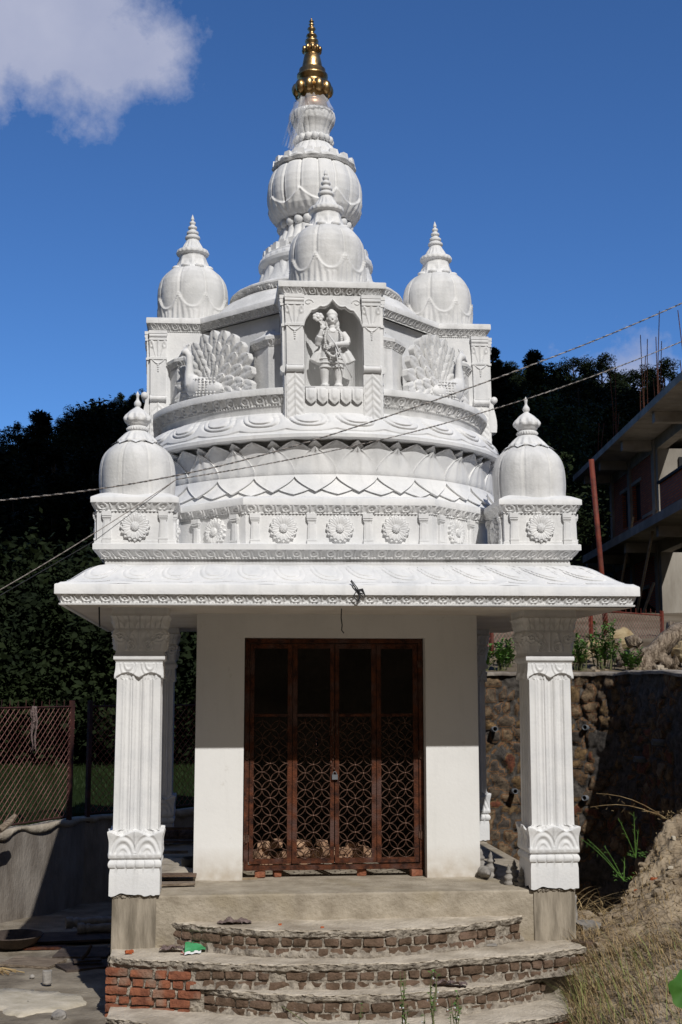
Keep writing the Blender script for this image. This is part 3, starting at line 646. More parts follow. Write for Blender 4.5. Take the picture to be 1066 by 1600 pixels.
# ---- octagonal storey between them
AP = 2.25; HS = AP*math.tan(PI/8)
octp = lambda ap, cy=CY: [((ap/math.cos(PI/8))*math.sin(-PI/8+k*PI/4), cy-(ap/math.cos(PI/8))*math.cos(-PI/8+k*PI/4)) for k in range(8)]
mb = MB()
ring(mb, octp(AP), [(0, 3.338), (0, 3.655)]); 
mb.build('octagon_wall', 'white', temple, up=True)
mb = MB(); ring(mb, octp(AP+.003), eggrows(.0, .042, 3.652, 3.735, 12), egg, .165, 20, .019)
ring(mb, octp(AP+.05), [(-.012, 3.732), (.002, 3.736), (.002, 3.800), (-.006, 3.808), (-.10, 3.835), (-.9, 3.86)])
mb.build('octagon_cornice', 'white', temple, up=True)
for k in (0, 1, 7, 2, 6):
    a = k*PI/4; n_ = (math.sin(a), -math.cos(a)); t_ = (math.cos(a), math.sin(a))
    if k in (0, 2, 6): pil = (-.84, -.28, .28, .84); ros = (-.56, 0, .56)
    elif k == 1: pil = (-.80, -.26); ros = (-.53,)
    else: pil = (.80, .26); ros = (.53,)
    for o_ in pil: frame(pilaster(.315, .095), (n_[0]*AP+t_[0]*o_, CY+n_[1]*AP+t_[1]*o_, 3.338), a).build('pilaster', 'white', temple, up=True)
    for o_ in ros: frame(rosette(.14), (n_[0]*AP+t_[0]*o_, CY+n_[1]*AP+t_[1]*o_, 3.505), a).build('rosette', 'white', temple, up=True)

# ---- lotus drum
def petal_ring(mb, n, path, W, c=(0, CY), off=0.0, point=.5, curl=.03, nu=13, nt=14, tipdown=False, a0=None, ridge=.0, rim=.008, tp_=1.7):
    path = np.array(path); d = np.r_[0, np.cumsum(np.linalg.norm(np.diff(path, axis=0), axis=1))]; d /= d[-1]
    t = np.linspace(0, 1, nt); r = np.interp(t, d, path[:, 0]); z = np.interp(t, d, path[:, 1]); u = np.linspace(-1, 1, nu)
    w = W*np.clip(1-t**tp_, 0, 1)
    w[-1] = W*.02
    for k in range(n):
        th0 = 2*PI*(k+off)/n
        if a0 is not None and not a0(th0): continue
        U = u[None, :]; wa = w[:, None]*U/r[:, None]
        rr = r[:, None]-curl*U**2+rim*sst(np.abs(U), .80, .93)+rim*sst(t[:, None], .86, .95)+ridge*g(U, .10)
        th = th0+wa
        G = stk([c[0]+rr*np.sin(th), c[1]-rr*np.cos(th), np.repeat(z[:, None], nu, 1)], -1)
        mb.grid(G, flip=not tipdown)
        # turned-in edge so petals have thickness
        E = np.concatenate([G[:, 0], G[::-1, -1]]); 
        Ei = E.copy(); dx = Ei[:, :2]-np.array(c); Ei[:, :2] = np.array(c)+dx*(1-.05/np.linalg.norm(dx, axis=1)[:, None])
        mb.grid(stk([E, Ei]), flip=tipdown)
mb = MB(); mb.lathe([(2.16, 3.80), (2.14, 3.84), (2.085, 3.90), (2.03, 3.97), (1.97, 4.06), (1.95, 4.10), (1.93, 4.36), (1.96, 4.43), (2.0, 4.47)], 128, (0, CY), None)
mb.build('drum_core', 'white', temple, smooth=True, up=True)
mb = MB()
petal_ring(mb, 30, [(2.03, 4.092), (2.055, 4.03), (2.09, 3.965), (2.125, 3.905)], .220, off=.5, tipdown=True, curl=.004, rim=.006, tp_=1.55)
petal_ring(mb, 30, [(2.0, 4.088), (2.04, 4.01), (2.085, 3.94), (2.135, 3.875)], .225, off=0, tipdown=True, curl=.008, rim=.008, tp_=3.4)
mb.build('lower_petals', 'white', temple, smooth=True, up=True)
mb = MB()
petal_ring(mb, 30, [(2.018, 4.075), (2.035, 4.13), (2.045, 4.24), (2.055, 4.31), (2.075, 4.372)], .219, off=.5, curl=.026, rim=.018, ridge=-.014, tp_=2.2)
petal_ring(mb, 30, [(1.985, 4.08), (2.00, 4.22), (2.015, 4.32), (2.03, 4.385)], .205, off=0, curl=.010, rim=.013, tp_=3.2)
petal_ring(mb, 30, [(1.98, 4.10), (2.02, 4.25), (2.055, 4.36), (2.085, 4.435)], .262, off=0, curl=.02, rim=.016, tp_=3.6)
petal_ring(mb, 30, [(1.99, 4.34), (2.06, 4.40), (2.10, 4.438)], .095, off=.5, curl=.012, rim=.008, tp_=1.8)
mb.build('upright_petals', 'white', temple, smooth=True, up=True)
def slope_rel(n):
    def f(th, t, r, z): return scal((th*n/(2*PI)) % 1.0, 1-t)*.038*np.sin(np.clip(t*1.15, 0, 1)*PI)**.4
    return f
mb = MB(); mb.lathe([(1.90, 4.77), (1.93, 4.745), (1.985, 4.70), (2.04, 4.64), (2.085, 4.57), (2.12, 4.515), (2.145, 4.49)][::1], 26*34, (0, CY), slope_rel(26), 64, cap=False)
mb.lathe([(2.14, 4.498), (2.158, 4.494), (2.158, 4.458), (2.14, 4.452), (2.02, 4.446), (1.9, 4.446)], 128, (0, CY), None, cap=False)
for f_ in range(len(mb.Fs)): mb.Fs[f_] = mb.Fs[f_][:, ::-1]
mb.build('sloping_petals', 'white', temple, smooth=True, up=True).modifiers.new('es', 'EDGE_SPLIT').split_angle = math.radians(45)
def egg_rel(n, h):
    def f(th, t, r, z): return egg((th*n/(2*PI)) % 1.0, t)*h
    return f
mb = MB(); mb.lathe([(1.90, 4.74), (1.90, 4.83), (1.915, 4.845)], 128, (0, CY), None, cap=False)
mb.lathe(eggrows(1.905, 1.958, 4.842, 4.945, 13), 72*18, (0, CY), egg_rel(72, .020), cap=False)
mb.lathe([(1.95, 4.943), (1.985, 4.948), (1.985, 5.012), (1.975, 5.02), (1.5, 5.02), (.9, 5.022)], 128, (0, CY), None, cap=False)
mb.build('ledge_moulding', 'white_old', temple, up=True)

# ---- upper tier: octagonal body, four niche boxes, cornice
BZ = 6.0
mb = MB(); ring(mb, octp(1.25), [(0, 5.0), (0, BZ)]); mb.build('upper_wall', 'white', temple, up=True)
# continuous cornice polygon (cross shape with diagonals)
a1 = .56; oL = 1.985; i1 = 1.37
def corn_poly(e):
    k = (i1+e)*math.sqrt(2)
    pts = []
    for q in range(4):
        c_, s_ = round(math.cos(q*PI/2)), round(math.sin(q*PI/2))
        for (x, y) in ((-a1-e+.0, -oL-e), (a1+e, -oL-e), (a1+e, -(k-a1-e))): pts.append((x*c_-y*s_, CY+x*s_+y*c_))
        x, y = (k-a1-e, -a1-e); pts.append((x*c_-y*s_, CY+x*s_+y*c_))
    return pts
P0 = corn_poly(-.06)
segs_all = None
mb = MB(); ring(mb, P0, eggrows(.0, .048, 5.985, 6.068, 12), egg, .125, 14, .018)
ring(mb, P0, [(.035, 6.066), (.064, 6.070), (.064, 6.128), (.056, 6.136), (-.0, 6.14), (-.03, 6.14)])
n0 = mb.n; pp = np.array(P0); mb.add(np.c_[pp*1.0, np.full(len(pp), 6.139)], [tuple(range(len(pp)))])
mb.build('upper_cornice', 'white_old', temple, up=True)
# niche boxes
def arch_z(x):
    ax = abs(x)/.30
    base_ = 5.66+.22*math.sqrt(max(0, 1-ax**2.2))
    tip = .055*max(0, 1-ax/.18)**1.3
    cusp = -.016*abs(math.cos(ax*PI*3.4)) if ax > .12 else 0
    return min(base_+tip+cusp, 5.945)
def niche_box(q):
    c_, s_ = round(math.cos(q*PI/2)), round(math.sin(q*PI/2)); Rm = np.array([[c_, -s_, 0], [s_, c_, 0], [0, 0, 1]])
    F0 = -1.955
    place = lambda mb: mb.xf(lambda V: V @ Rm.T+np.array((0, CY, 0)))
    nb = bpy.data.objects.new('niche', None); COL.objects.link(nb); nb.parent = temple
    mb = MB()
    # side cheeks and back
    mb.b2(-.50, -.305, F0, -1.05, 4.62, 5.99); mb.b2(.305, .50, F0, -1.05, 4.62, 5.99); mb.b2(-.305, .305, F0+.44, -1.05, 4.62, 5.99)
    mb.b2(-.305, .305, F0+.0, F0+.44, 4.62, 5.005)
    mb.b2(-.304, .304, F0+.05, F0+.44, 5.952, 5.984)
    # concave niche wall
    xs = np.linspace(-.304, .304, 25); dep = F0+.03+.34*np.sqrt(np.clip(1-(xs/.306)**2, 0, 1)); zs = np.linspace(5.004, 5.985, 6)
    G = stk([np.repeat(xs[:, None], 6, 1), np.repeat(dep[:, None], 6, 1), np.repeat(zs[None, :], 25, 0)], -1); mb.grid(G)
    place(mb).build('niche_wall', 'white', nb, up=True)
    # cusped arch plate
    mb = MB(); xs = np.linspace(-.305, .305, 81); az = np.array([arch_z(x) for x in xs])
    for y_, fl in ((F0-.004, False), (F0+.045, True)):
        G = stk([stk([xs, np.full(81, y_), az], -1), stk([xs, np.full(81, y_), np.full(81, 5.99)], -1)], 1); mb.grid(G, flip=fl)
    G = stk([stk([xs, np.full(81, F0-.004), az], -1), stk([xs, np.full(81, F0+.045), az], -1)], 1); mb.grid(G, flip=True)
    G = [(x, F0-.010, z+.016) for x, z in zip(xs, az)]; mb.tube(G, .008, 5)
    for sx in (-1, 1):
        mb.tube([(sx*(.25-.05*math.cos(t)*(1-t/9)), F0-.006, 5.915+.035*math.sin(t)*(1-t/9)) for t in np.linspace(0, 6, 16)], .006, 5)
    place(mb).build('cusped_arch', 'white', nb, smooth=False, up=True)
    # pillars: two on the front, one on each cheek
    def pillar(xc, F0):
        mb = MB(); w = .094
        U = np.linspace(-1, 1, 25); Z = np.linspace(4.66, 5.17, 46); u = U[:, None]; z = Z[None, :]
        # leaf panel
        ph = ((z-4.66)/.075+np.abs(u)*1.3) % 1
        hh = .010+.012*np.sin(PI*ph)*sst(.98-np.abs(u)*(1.0+.12*np.sin((z-4.66)*80)), 0, .12)*sst(5.165-z-.09*np.abs(u), 0, .02)+.008*g(u, .08)
        G = stk([xc+u*w+0*z, F0-hh, z+0*u], -1); mb.grid(G)
        mb.b2(xc-w, xc+w, F0-.012, F0+.005, 4.66, 5.172)
        mb.tube([(xc-w*.9, F0-.018, 5.205), (xc+w*.9, F0-.018, 5.205)], .034, 10)
        for s2 in (-1, 1): mb.tube([(xc+s2*w*.88, F0-.018, 5.205), (xc+s2*w*.98, F0-.018, 5.205)], .040, 10)
        mb.b2(xc-w*.92, xc+w*.92, F0-.030, F0, 5.24, 5.66)
        # pendant
        for k in range(5): mb.sphere((xc, F0-.032, 5.52+.022*k), (.010+.002*k, .010, .012), 6, 5)
        mb.tube([(xc-w*.8, F0-.03, 5.66), (xc-w*.35, F0-.034, 5.62), (xc, F0-.036, 5.60), (xc+w*.35, F0-.034, 5.62), (xc+w*.8, F0-.03, 5.66)], .008, 5)
        mb.b2(xc-w*1.06, xc+w*1.06, F0-.040, F0, 5.655, 5.68)
        # foliate capital
        U = np.linspace(-1, 1, 25); Z = np.linspace(5.68, 5.875, 22); u = U[:, None]; z = Z[None, :]
        zz = (z-5.68)/.195
        hh = .026+.012*zz**2+.012*g(u, .10)+.012*g(np.abs(u)-.25-.5*zz, .09)+.010*g(np.sqrt((np.abs(u)-.72)**2+((zz-.75)*1.2)**2)-.18, .07)
        mb.grid(stk([xc+u*w*(1+.06*zz), F0-hh, z+0*u], -1)); mb.b2(xc-w*.98, xc+w*.98, F0-.03, F0, 5.68, 5.88)
        mb.b2(xc-w*1.05, xc+w*1.05, F0-.048, F0, 5.878, 5.905); mb.tube([(xc-w*1.05, F0-.03, 5.93), (xc+w*1.05, F0-.03, 5.93)], .026, 8); mb.b2(xc-w*1.1, xc+w*1.1, F0-.054, F0, 5.952, 5.988)
        return mb
    for sx in (-1, 1):
        place(pillar(sx*.400, F0)).build('niche_pillar', 'white', nb, up=True)
        pm = pillar(0, 0); frame(pm, (sx*.497, F0+.098, 0), sx*PI/2); place(pm).build('niche_pillar', 'white', nb, up=True)
    # lotus pedestal: five hanging petals
    mb = MB(); mb.b2(-.300, .300, F0-.02, F0+.02, 4.995, 5.02)
    for k in range(5):
        xc = -.24+.12*k; t = np.linspace(0, 1, 14); s = np.linspace(-1, 1, 11)
        w = .056*np.where(t < .7, 1, np.clip(1-(t-.7)/.3, 0, 1)**.8+.0); T, Sg = np.meshgrid(t, s, indexing='ij')
        inner = np.sqrt((Sg/.62)**2+(np.clip(T-.42, 0, 1)/.35)**2)
        y = F0-.02-.018*np.sin(T*PI)**.5-.012*sst(1-inner, 0, .25)
        mb.grid(stk([xc+Sg*w[:, None], y, 5.0-.17*T], -1)); mb.grid(stk([xc+Sg[-1:]*0+np.array([[-.055], [.055]]), np.full((2, 11), F0-.004), np.linspace(5, 4.86, 11)[None].repeat(2, 0)], -1))
    place(mb).build('lotus_base', 'white', nb, smooth=True, up=True)
    # curved buttress with scroll at the foot of the side
    for sx in (-1, 1):
        if q == 0: continue
        mb = MB(); pts = [(-.075, 4.86), (-.082, 4.93), (-.080, 5.0), (-.066, 5.08), (-.050, 5.15), (-.042, 5.21), (-.038, 5.26)]
        xa, xb = sorted((sx*.305, sx*.50))
        fr = np.array([[(x, F0+o_, z_) for o_, z_ in pts] for x in (xa, xb)]); mb.grid(fr, flip=True)
        for x in (xa, xb): mb.grid(np.array([[(x, F0+o_, z_) for o_, z_ in pts], [(x, F0+.01, z_) for o_, z_ in pts]]))
        mb.tube([(xa-.01, F0-.055, 5.24), (xb+.01, F0-.055, 5.24)], .040, 14)
        place(mb).build('scroll_foot', 'white', nb, smooth=True, up=True)
    return nb
for q in range(4): niche_box(q)
# stepped side pilasters with little cornices, where each box meets the diagonal wall
for q in range(4):
    c_, s_ = round(math.cos(q*PI/2)), round(math.sin(q*PI/2)); Rm = np.array([[c_, -s_, 0], [s_, c_, 0], [0, 0, 1]])
    for sx in (-1, 1):
        mb = MB(); k1 = [(.50*sx, -1.72), (.66*sx, -1.64), (.80*sx, -1.42), (.80*sx, -1.05), (.50*sx, -1.05)]
        if sx < 0: k1 = k1[::-1]
        ring(mb, k1, [(0, 5.02), (0, 5.52)]); ring(mb, k1, eggrows(0, .035, 5.52, 5.585, 12), egg, .11, 12, .012)
        ring(mb, k1, [(.02, 5.584), (.042, 5.588), (.042, 5.622), (.03, 5.63), (-.02, 5.66), (-.08, 5.70), (-.12, 5.74)])
        mb.xf(lambda V: V @ Rm.T+np.array((0, CY, 0))).build('side_pilaster', 'white_old', temple, up=True)
# ---- peacock reliefs on the diagonals
def peacock(k, mir):
    a = k*PI/2+PI/4
    n_ = np.array((math.sin(a), -math.cos(a))); t_ = np.array((math.cos(a), math.sin(a)))
    root = bpy.data.objects.new('peacock_relief', None); COL.objects.link(root); root.parent = temple
    def place(mb):
        def f(V):
            x = V[:, 0]*mir; y = V[:, 1]
            return stk([n_[0]*(1.70-y)+t_[0]*x, CY+n_[1]*(1.70-y)+t_[1]*x, V[:, 2]+5.02], 1)
        mb.xf(f); 
        if mir < 0: mb.Fs = [F[:, ::-1] for F in mb.Fs]
        return mb
    # fan of feathers: overlapping ovals in rows
    mb = MB()
    cx, cz = -.06, .16
    rows_f = [(.52, 15, .078, .13, 0), (.385, 12, .072, .125, -.016), (.26, 9, .062, .11, -.030), (.15, 6, .05, .09, -.042)]
    mb.sphere((cx+.02, .06, cz+.18), (.46, .05, .40), 26, 9)
    for (R_, n, w, l, dy) in rows_f:
        for i in range(n):
            t = i/(n-1); an = math.radians(-24+226*t)
            x = cx+R_*.88*math.cos(an); z = cz+.02+R_*.94*math.sin(an)
            z = max(z, .10)
            ca, sa = math.cos(an), math.sin(an); T = np.linspace(0, 1, 15); Sg = np.linspace(-1, 1, 11)
            wv = w*np.sqrt(np.clip(np.sin(T*PI*.93+.1), 0, 1)); L_ = (T-.5)*2*l
            X = x+L_[:, None]*ca-Sg[None]*wv[:, None]*sa; Z_ = z+L_[:, None]*sa+Sg[None]*wv[:, None]*ca
            d = np.sqrt(((T[:, None]-.62)*2*l/w)**2+Sg[None]**2)
            Y = .012+dy-.010*np.sqrt(np.clip(1-Sg[None]**4, 0, 1))-.010*sst(T[:, None], .2, 1)+.007*g(Sg[None], .13)-.006*g(d-.55, .12)+.004*np.cos(T[:, None]*38+np.abs(Sg[None])*6)
            mb.grid(stk([X, Y, Z_], -1))
            E = np.concatenate([stk([X[:, 0], Y[:, 0], Z_[:, 0]], -1), stk([X[-1], Y[-1], Z_[-1]], -1), stk([X[::-1, -1], Y[::-1, -1], Z_[::-1, -1]], -1)])
            E2 = E.copy(); E2[:, 1] = .07; mb.grid(stk([E, E2]))
    place(mb).build('tail_fan', 'white_old', root, smooth=True, up=True)
    # body, neck, head
    mb = MB()
    mb.sphere((-.20, -.07, .17), (.17, .095, .12), 18, 12); mb.sphere((-.06, -.05, .13), (.20, .08, .09), 16, 10); mb.sphere((-.27, -.08, .20), (.10, .085, .13), 14, 10)
    mb.tube([(-.29, -.09, .20), (-.32, -.10, .32), (-.315, -.10, .44), (-.315, -.105, .54), (-.345, -.11, .585)], [.085, .055, .040, .036, .04], 12)
    mb.sphere((-.365, -.115, .585), (.055, .042, .042), 12, 9)
    mb.tube([(-.40, -.115, .582), (-.445, -.115, .56), (-.475, -.115, .545)], [.024, .015, .005], 8)
    for c in (-.02, 0, .02): mb.tube([(-.35+c, -.11, .61), (-.35+c*2.4, -.11, .68)], [.008, .012], 6)
    mb.tube([(-.25, -.05, .10), (-.25, -.06, .0)], .025, 8); mb.tube([(-.12, -.05, .09), (-.12, -.06, .0)], .025, 8)
    o = place(mb).build('peacock_body', 'white', root, smooth=True, up=True); bake_remesh(o, .011, 2)
    mb = MB()
    for j in range(7):
        for i in range(9):
            mb.sphere((-.30+.045*i, -.15+.012*abs(i-3.5), .08+.03*j-.004*i), (.020, .012, .014), 6, 5)
    mb.sphere((-.12, -.09, .02), (.22, .06, .03), 12, 7)
    place(mb).build('breast_feathers', 'white_old', root, smooth=True, up=True)
peacock(3, 1); peacock(0, -1); peacock(1, 1); peacock(2, -1)

# ---- upper kiosks on the boxes
UP = [(.0, 7.585), (.010, 7.56), (.022, 7.52), (.012, 7.50), (.036, 7.485), (.036, 7.465), (.024, 7.445), (.052, 7.425), (.054, 7.405), (.036, 7.385), (.070, 7.36), (.072, 7.335), (.055, 7.325), (.088, 7.30), (.090, 7.275), (.07, 7.262), (.10, 7.20), (.128, 7.145), (.15, 7.135), (.185, 7.12), (.192, 7.095), (.190, 7.075), (.165, 7.06), (.158, 7.04), (.162, 6.99), (.180, 6.93), (.205, 6.885), (.225, 6.865), (.20, 6.855)]
UD = [(.21, 6.872), (.285, 6.850), (.325, 6.815), (.365, 6.765), (.395, 6.705), (.412, 6.63), (.418, 6.55), (.416, 6.46), (.408, 6.38), (.398, 6.30), (.390, 6.22), (.385, 6.13)]
for k in range(4):
    a = k*PI/2; c = (1.47*math.sin(a), CY-1.47*math.cos(a))
    kr = bpy.data.objects.new('upper_turret', None); COL.objects.link(kr); kr.parent = temple
    def drel(th, t, r, z):
        n = 8; kk = (th*n/(2*PI)+.5) % 1.0; ki = np.abs(kk-.5)*2
        s = np.abs(np.sin(PI*kk)); b_ = -.036*(1-s**.5)+.009*g(np.minimum(kk, 1-kk)-.07, .022)
        b_ = b_*np.sin(np.clip(t, 0, 1)*PI*.9+.15)**.4
        # lotus petals: tips at the lobes' centre
        k2 = (th*n/(2*PI)) % 1.0; k3 = np.abs(k2-.5)*2      # 0 at petal centre
        edge = 6.33+.17*(1-k3)**2.3
        ins = sst(edge-z, 0, .012)
        vein = .009*np.cos(k3*PI*4.5+((z-6.2)*9))*sst(edge-z, .03, .06)
        return b_*(1-ins)+ins*(.014+vein)+.012*g(edge-z-.006, .012)
    mb = MB(); mb.lathe(UD[::-1], 192, c, drel, 90); mb.build('turret_dome', 'white_old', kr, smooth=True, up=True)
    def urel(th, t, r, z):
        return .007*np.cos(th*8)*g(z-6.96, .05)+.006*np.cos(th*16)*g(z-6.93, .03)+.005*np.cos(th*20)*g(z-7.095, .02)+.006*np.cos(th*16)*g(z-7.18, .04)+.008*g(np.abs(np.sin(th*4)), .25)*g(z-6.97, .05)
    mb = MB(); mb.lathe(UP[::-1], 96, c, urel, 130)
    for j in range(8):
        th = 2*PI*(j+.5)/8
        mb.sphere((c[0]+.20*math.sin(th), c[1]-.20*math.cos(th), 6.885), (.06, .06, .03), 8, 6)
    mb.build('turret_finial', 'white', kr, smooth=True, up=True)

# ---- central spire
spire = bpy.data.objects.new('spire', None); COL.objects.link(spire); spire.parent = temple
mb = MB(); mb.lathe([(1.36, 6.13), (1.30, 6.18), (1.14, 6.34), (1.03, 6.39), (1.02, 6.41)], 96, (0, CY), None, cap=False)
mb.lathe(eggrows(.985, 1.02, 6.405, 6.475, 12), 44*14, (0, CY), egg_rel(44, .015), cap=False)
mb.lathe([(1.01, 6.474), (1.035, 6.478), (1.035, 6.51), (1.02, 6.52), (.93, 6.56), (.84, 6.60), (.78, 6.62)], 128, (0, CY), lambda th, t, r, z: .010*np.cos(th*28)*g(z-6.565, .04), 20, cap=False)
mb.build('spire_foot', 'white_old', spire, up=True, smooth=False)
def bell(n, amp, sharp=.5):
    return lambda th, t, r, z: -amp*(1-np.abs(np.sin(th*n/2))**sharp)*np.sin(t*PI)**.3
mb = MB(); mb.lathe([(.80, 6.60), (.745, 6.63), (.70, 6.72), (.672, 6.80), (.655, 6.865), (.66, 6.88)], 240, (0, CY), lambda th, t, r, z: -.022*(1-np.abs(np.sin(th*10))**.5)+.012*g(np.abs(np.sin(th*10+1.2*(z-6.7)*5))-.2, .2), 30, cap=False)
mb.build('spire_bell', 'white', spire, smooth=True, up=True)
mb = MB(); mb.lathe([(.62, 6.865), (.66, 6.875), (.685, 6.91), (.69, 6.95), (.675, 6.99), (.65, 7.02), (.655, 7.03), (.60, 7.07)], 160, (0, CY), lambda th, t, r, z: .006*np.cos(th*40)*g(z-6.99, .02), 24, cap=False)
# dentil crown
for k in range(26):
    th = 2*PI*k/26; mb.box((.60*math.sin(th), CY-.60*math.cos(th), 7.075), (.09, .07, .07), rot=th)
    th = 2*PI*(k+.5)/26; mb.box((.535*math.sin(th), CY-.535*math.cos(th), 7.14), (.08, .07, .06), rot=th)
mb.build('spire_ring', 'white', spire, up=True)
mb = MB(); mb.lathe([(.55, 7.08), (.50, 7.17), (.465, 7.24), (.435, 7.32), (.425, 7.38), (.40, 7.40)], 208, (0, CY), bell(26, .030), 24, cap=False)
mb.build('fluted_neck', 'white', spire, smooth=True, up=True)
mb = MB(); mb.lathe([(.36, 7.36), (.385, 7.38), (.385, 7.47), (.36, 7.49)], 96, (0, CY), None, cap=False)
for k in range(22):
    th = 2*PI*k/22; mb.sphere((.405*math.sin(th), CY-.405*math.cos(th), 7.435), (.060, .060, .066), 14, 10)
mb.build('bead_ring', 'white', spire, smooth=True, up=True)
def bulb(th, t, r, z):
    n = 16; kk = (th*n/(2*PI)) % 1; s = np.abs(np.sin(PI*kk))
    b_ = -.040*(1-s**.45)*np.sin(np.clip(t, 0, 1)*PI)**.4
    for o_ in (.12, .88): b_ = b_+.014*g(kk-o_, .03)*np.sin(np.clip(t, 0, 1)*PI)**.5
    k3 = np.abs(((th*8/(2*PI)+.0) % 1)-.5)*2
    edge = 7.76-.15*(1-k3)**.6*(1-.0)+0*z
    edge = 7.63+.14*(np.abs(1-k3))**2.2
    ins = sst(edge-z, 0, .015)
    return b_*(1-ins*.8)+ins*(.016+.006*np.cos(k3*15+z*20))+.012*g(edge-z-.004, .012)
mb = MB(); mb.lathe([(.385, 7.475), (.445, 7.49), (.495, 7.54), (.535, 7.60), (.56, 7.68), (.578, 7.77), (.580, 7.86), (.570, 7.95), (.545, 8.03), (.515, 8.10), (.470, 8.15), (.40, 8.18)], 320, (0, CY), bulb, 90)
mb.build('pumpkin_bulb', 'white', spire, smooth=True, up=True)
mb = MB(); mb.lathe([(.44, 8.15), (.49, 8.165), (.508, 8.19), (.50, 8.22), (.465, 8.24), (.44, 8.26), (.36, 8.31), (.33, 8.33)], 160, (0, CY), lambda th, t, r, z: .008*np.cos(th*16+z*30), 24, cap=False)
for k in range(16):
    th = 2*PI*k/16; mb.box((.475*math.sin(th), CY-.475*math.cos(th), 8.235), (.10, .06, .075), rot=th, taper=.7)
    th = 2*PI*(k+.5)/16; mb.box((.40*math.sin(th), CY-.40*math.cos(th), 8.29), (.085, .06, .06), rot=th, taper=.7)
mb.build('bulb_crown', 'white', spire, up=True)
mb = MB(); mb.lathe([(.355, 8.27), (.335, 8.33), (.30, 8.38), (.262, 8.43), (.235, 8.47), (.212, 8.49)], 176, (0, CY), bell(18, .022), 24, cap=False)
mb.lathe([(.19, 8.48), (.20, 8.50), (.20, 8.57), (.19, 8.60)], 64, (0, CY), None, cap=False)
for k in range(16):
    th = 2*PI*k/16; mb.sphere((.213*math.sin(th), CY-.213*math.cos(th), 8.545), (.040, .040, .048), 10, 8)
mb.lathe([(.185, 8.585), (.19, 8.62), (.205, 8.68), (.235, 8.74), (.262, 8.78), (.262, 8.80), (.268, 8.82), (.272, 8.86), (.262, 8.90), (.235, 8.925), (.15, 8.94)], 144, (0, CY), lambda th, t, r, z: -.010*(1-np.abs(np.sin(th*9))**.4)*(z < 8.79)+.004*np.cos(th*30)*(z > 8.8), 34)
mb.build('spire_capital', 'white', spire, smooth=True, up=True)
mb = MB(); mb.lathe([(.15, 8.92), (.175, 8.95), (.185, 9.0), (.17, 9.05), (.13, 9.09)], 48, (0, CY), None); mb.build('copper_pot', 'copper', spire, smooth=True, up=True)
mb = MB()
GP = [(.13, 9.075), (.15, 9.08), (.17, 9.10), (.19, 9.14), (.20, 9.17), (.20, 9.27), (.17, 9.30), (.165, 9.335), (.178, 9.345), (.178, 9.37), (.19, 9.38), (.19, 9.41), (.163, 9.425), (.163, 9.48), (.13, 9.49), (.128, 9.50), (.115, 9.58), (.098, 9.665), (.085, 9.675), (.085, 9.69), (.100, 9.70), (.10, 9.755), (.07, 9.79), (.062, 9.82), (.085, 9.85), (.080, 9.87), (.042, 9.895), (.045, 9.91), (.068, 9.925), (.060, 9.945), (.030, 9.96), (.032, 9.99), (.052, 10.02), (.045, 10.035), (.022, 10.05), (.022, 10.065), (.036, 10.08), (.016, 10.10), (.012, 10.11), (.032, 10.12), (.012, 10.145), (.002, 10.175)]
mb.lathe(GP, 56, (0, CY), None)
for k in range(10):
    th = 2*PI*(k+.5)/10; mb.sphere((.192*math.sin(th), CY-.192*math.cos(th), 9.215), (.066, .066, .088), 14, 10)
for k in range(10):
    th = 2*PI*k/10; mb.sphere((.100*math.sin(th), CY-.100*math.cos(th), 9.745), (.030, .030, .042), 9, 7)
mb.build('gilded_pinnacle', 'gold', spire, smooth=True, up=True)
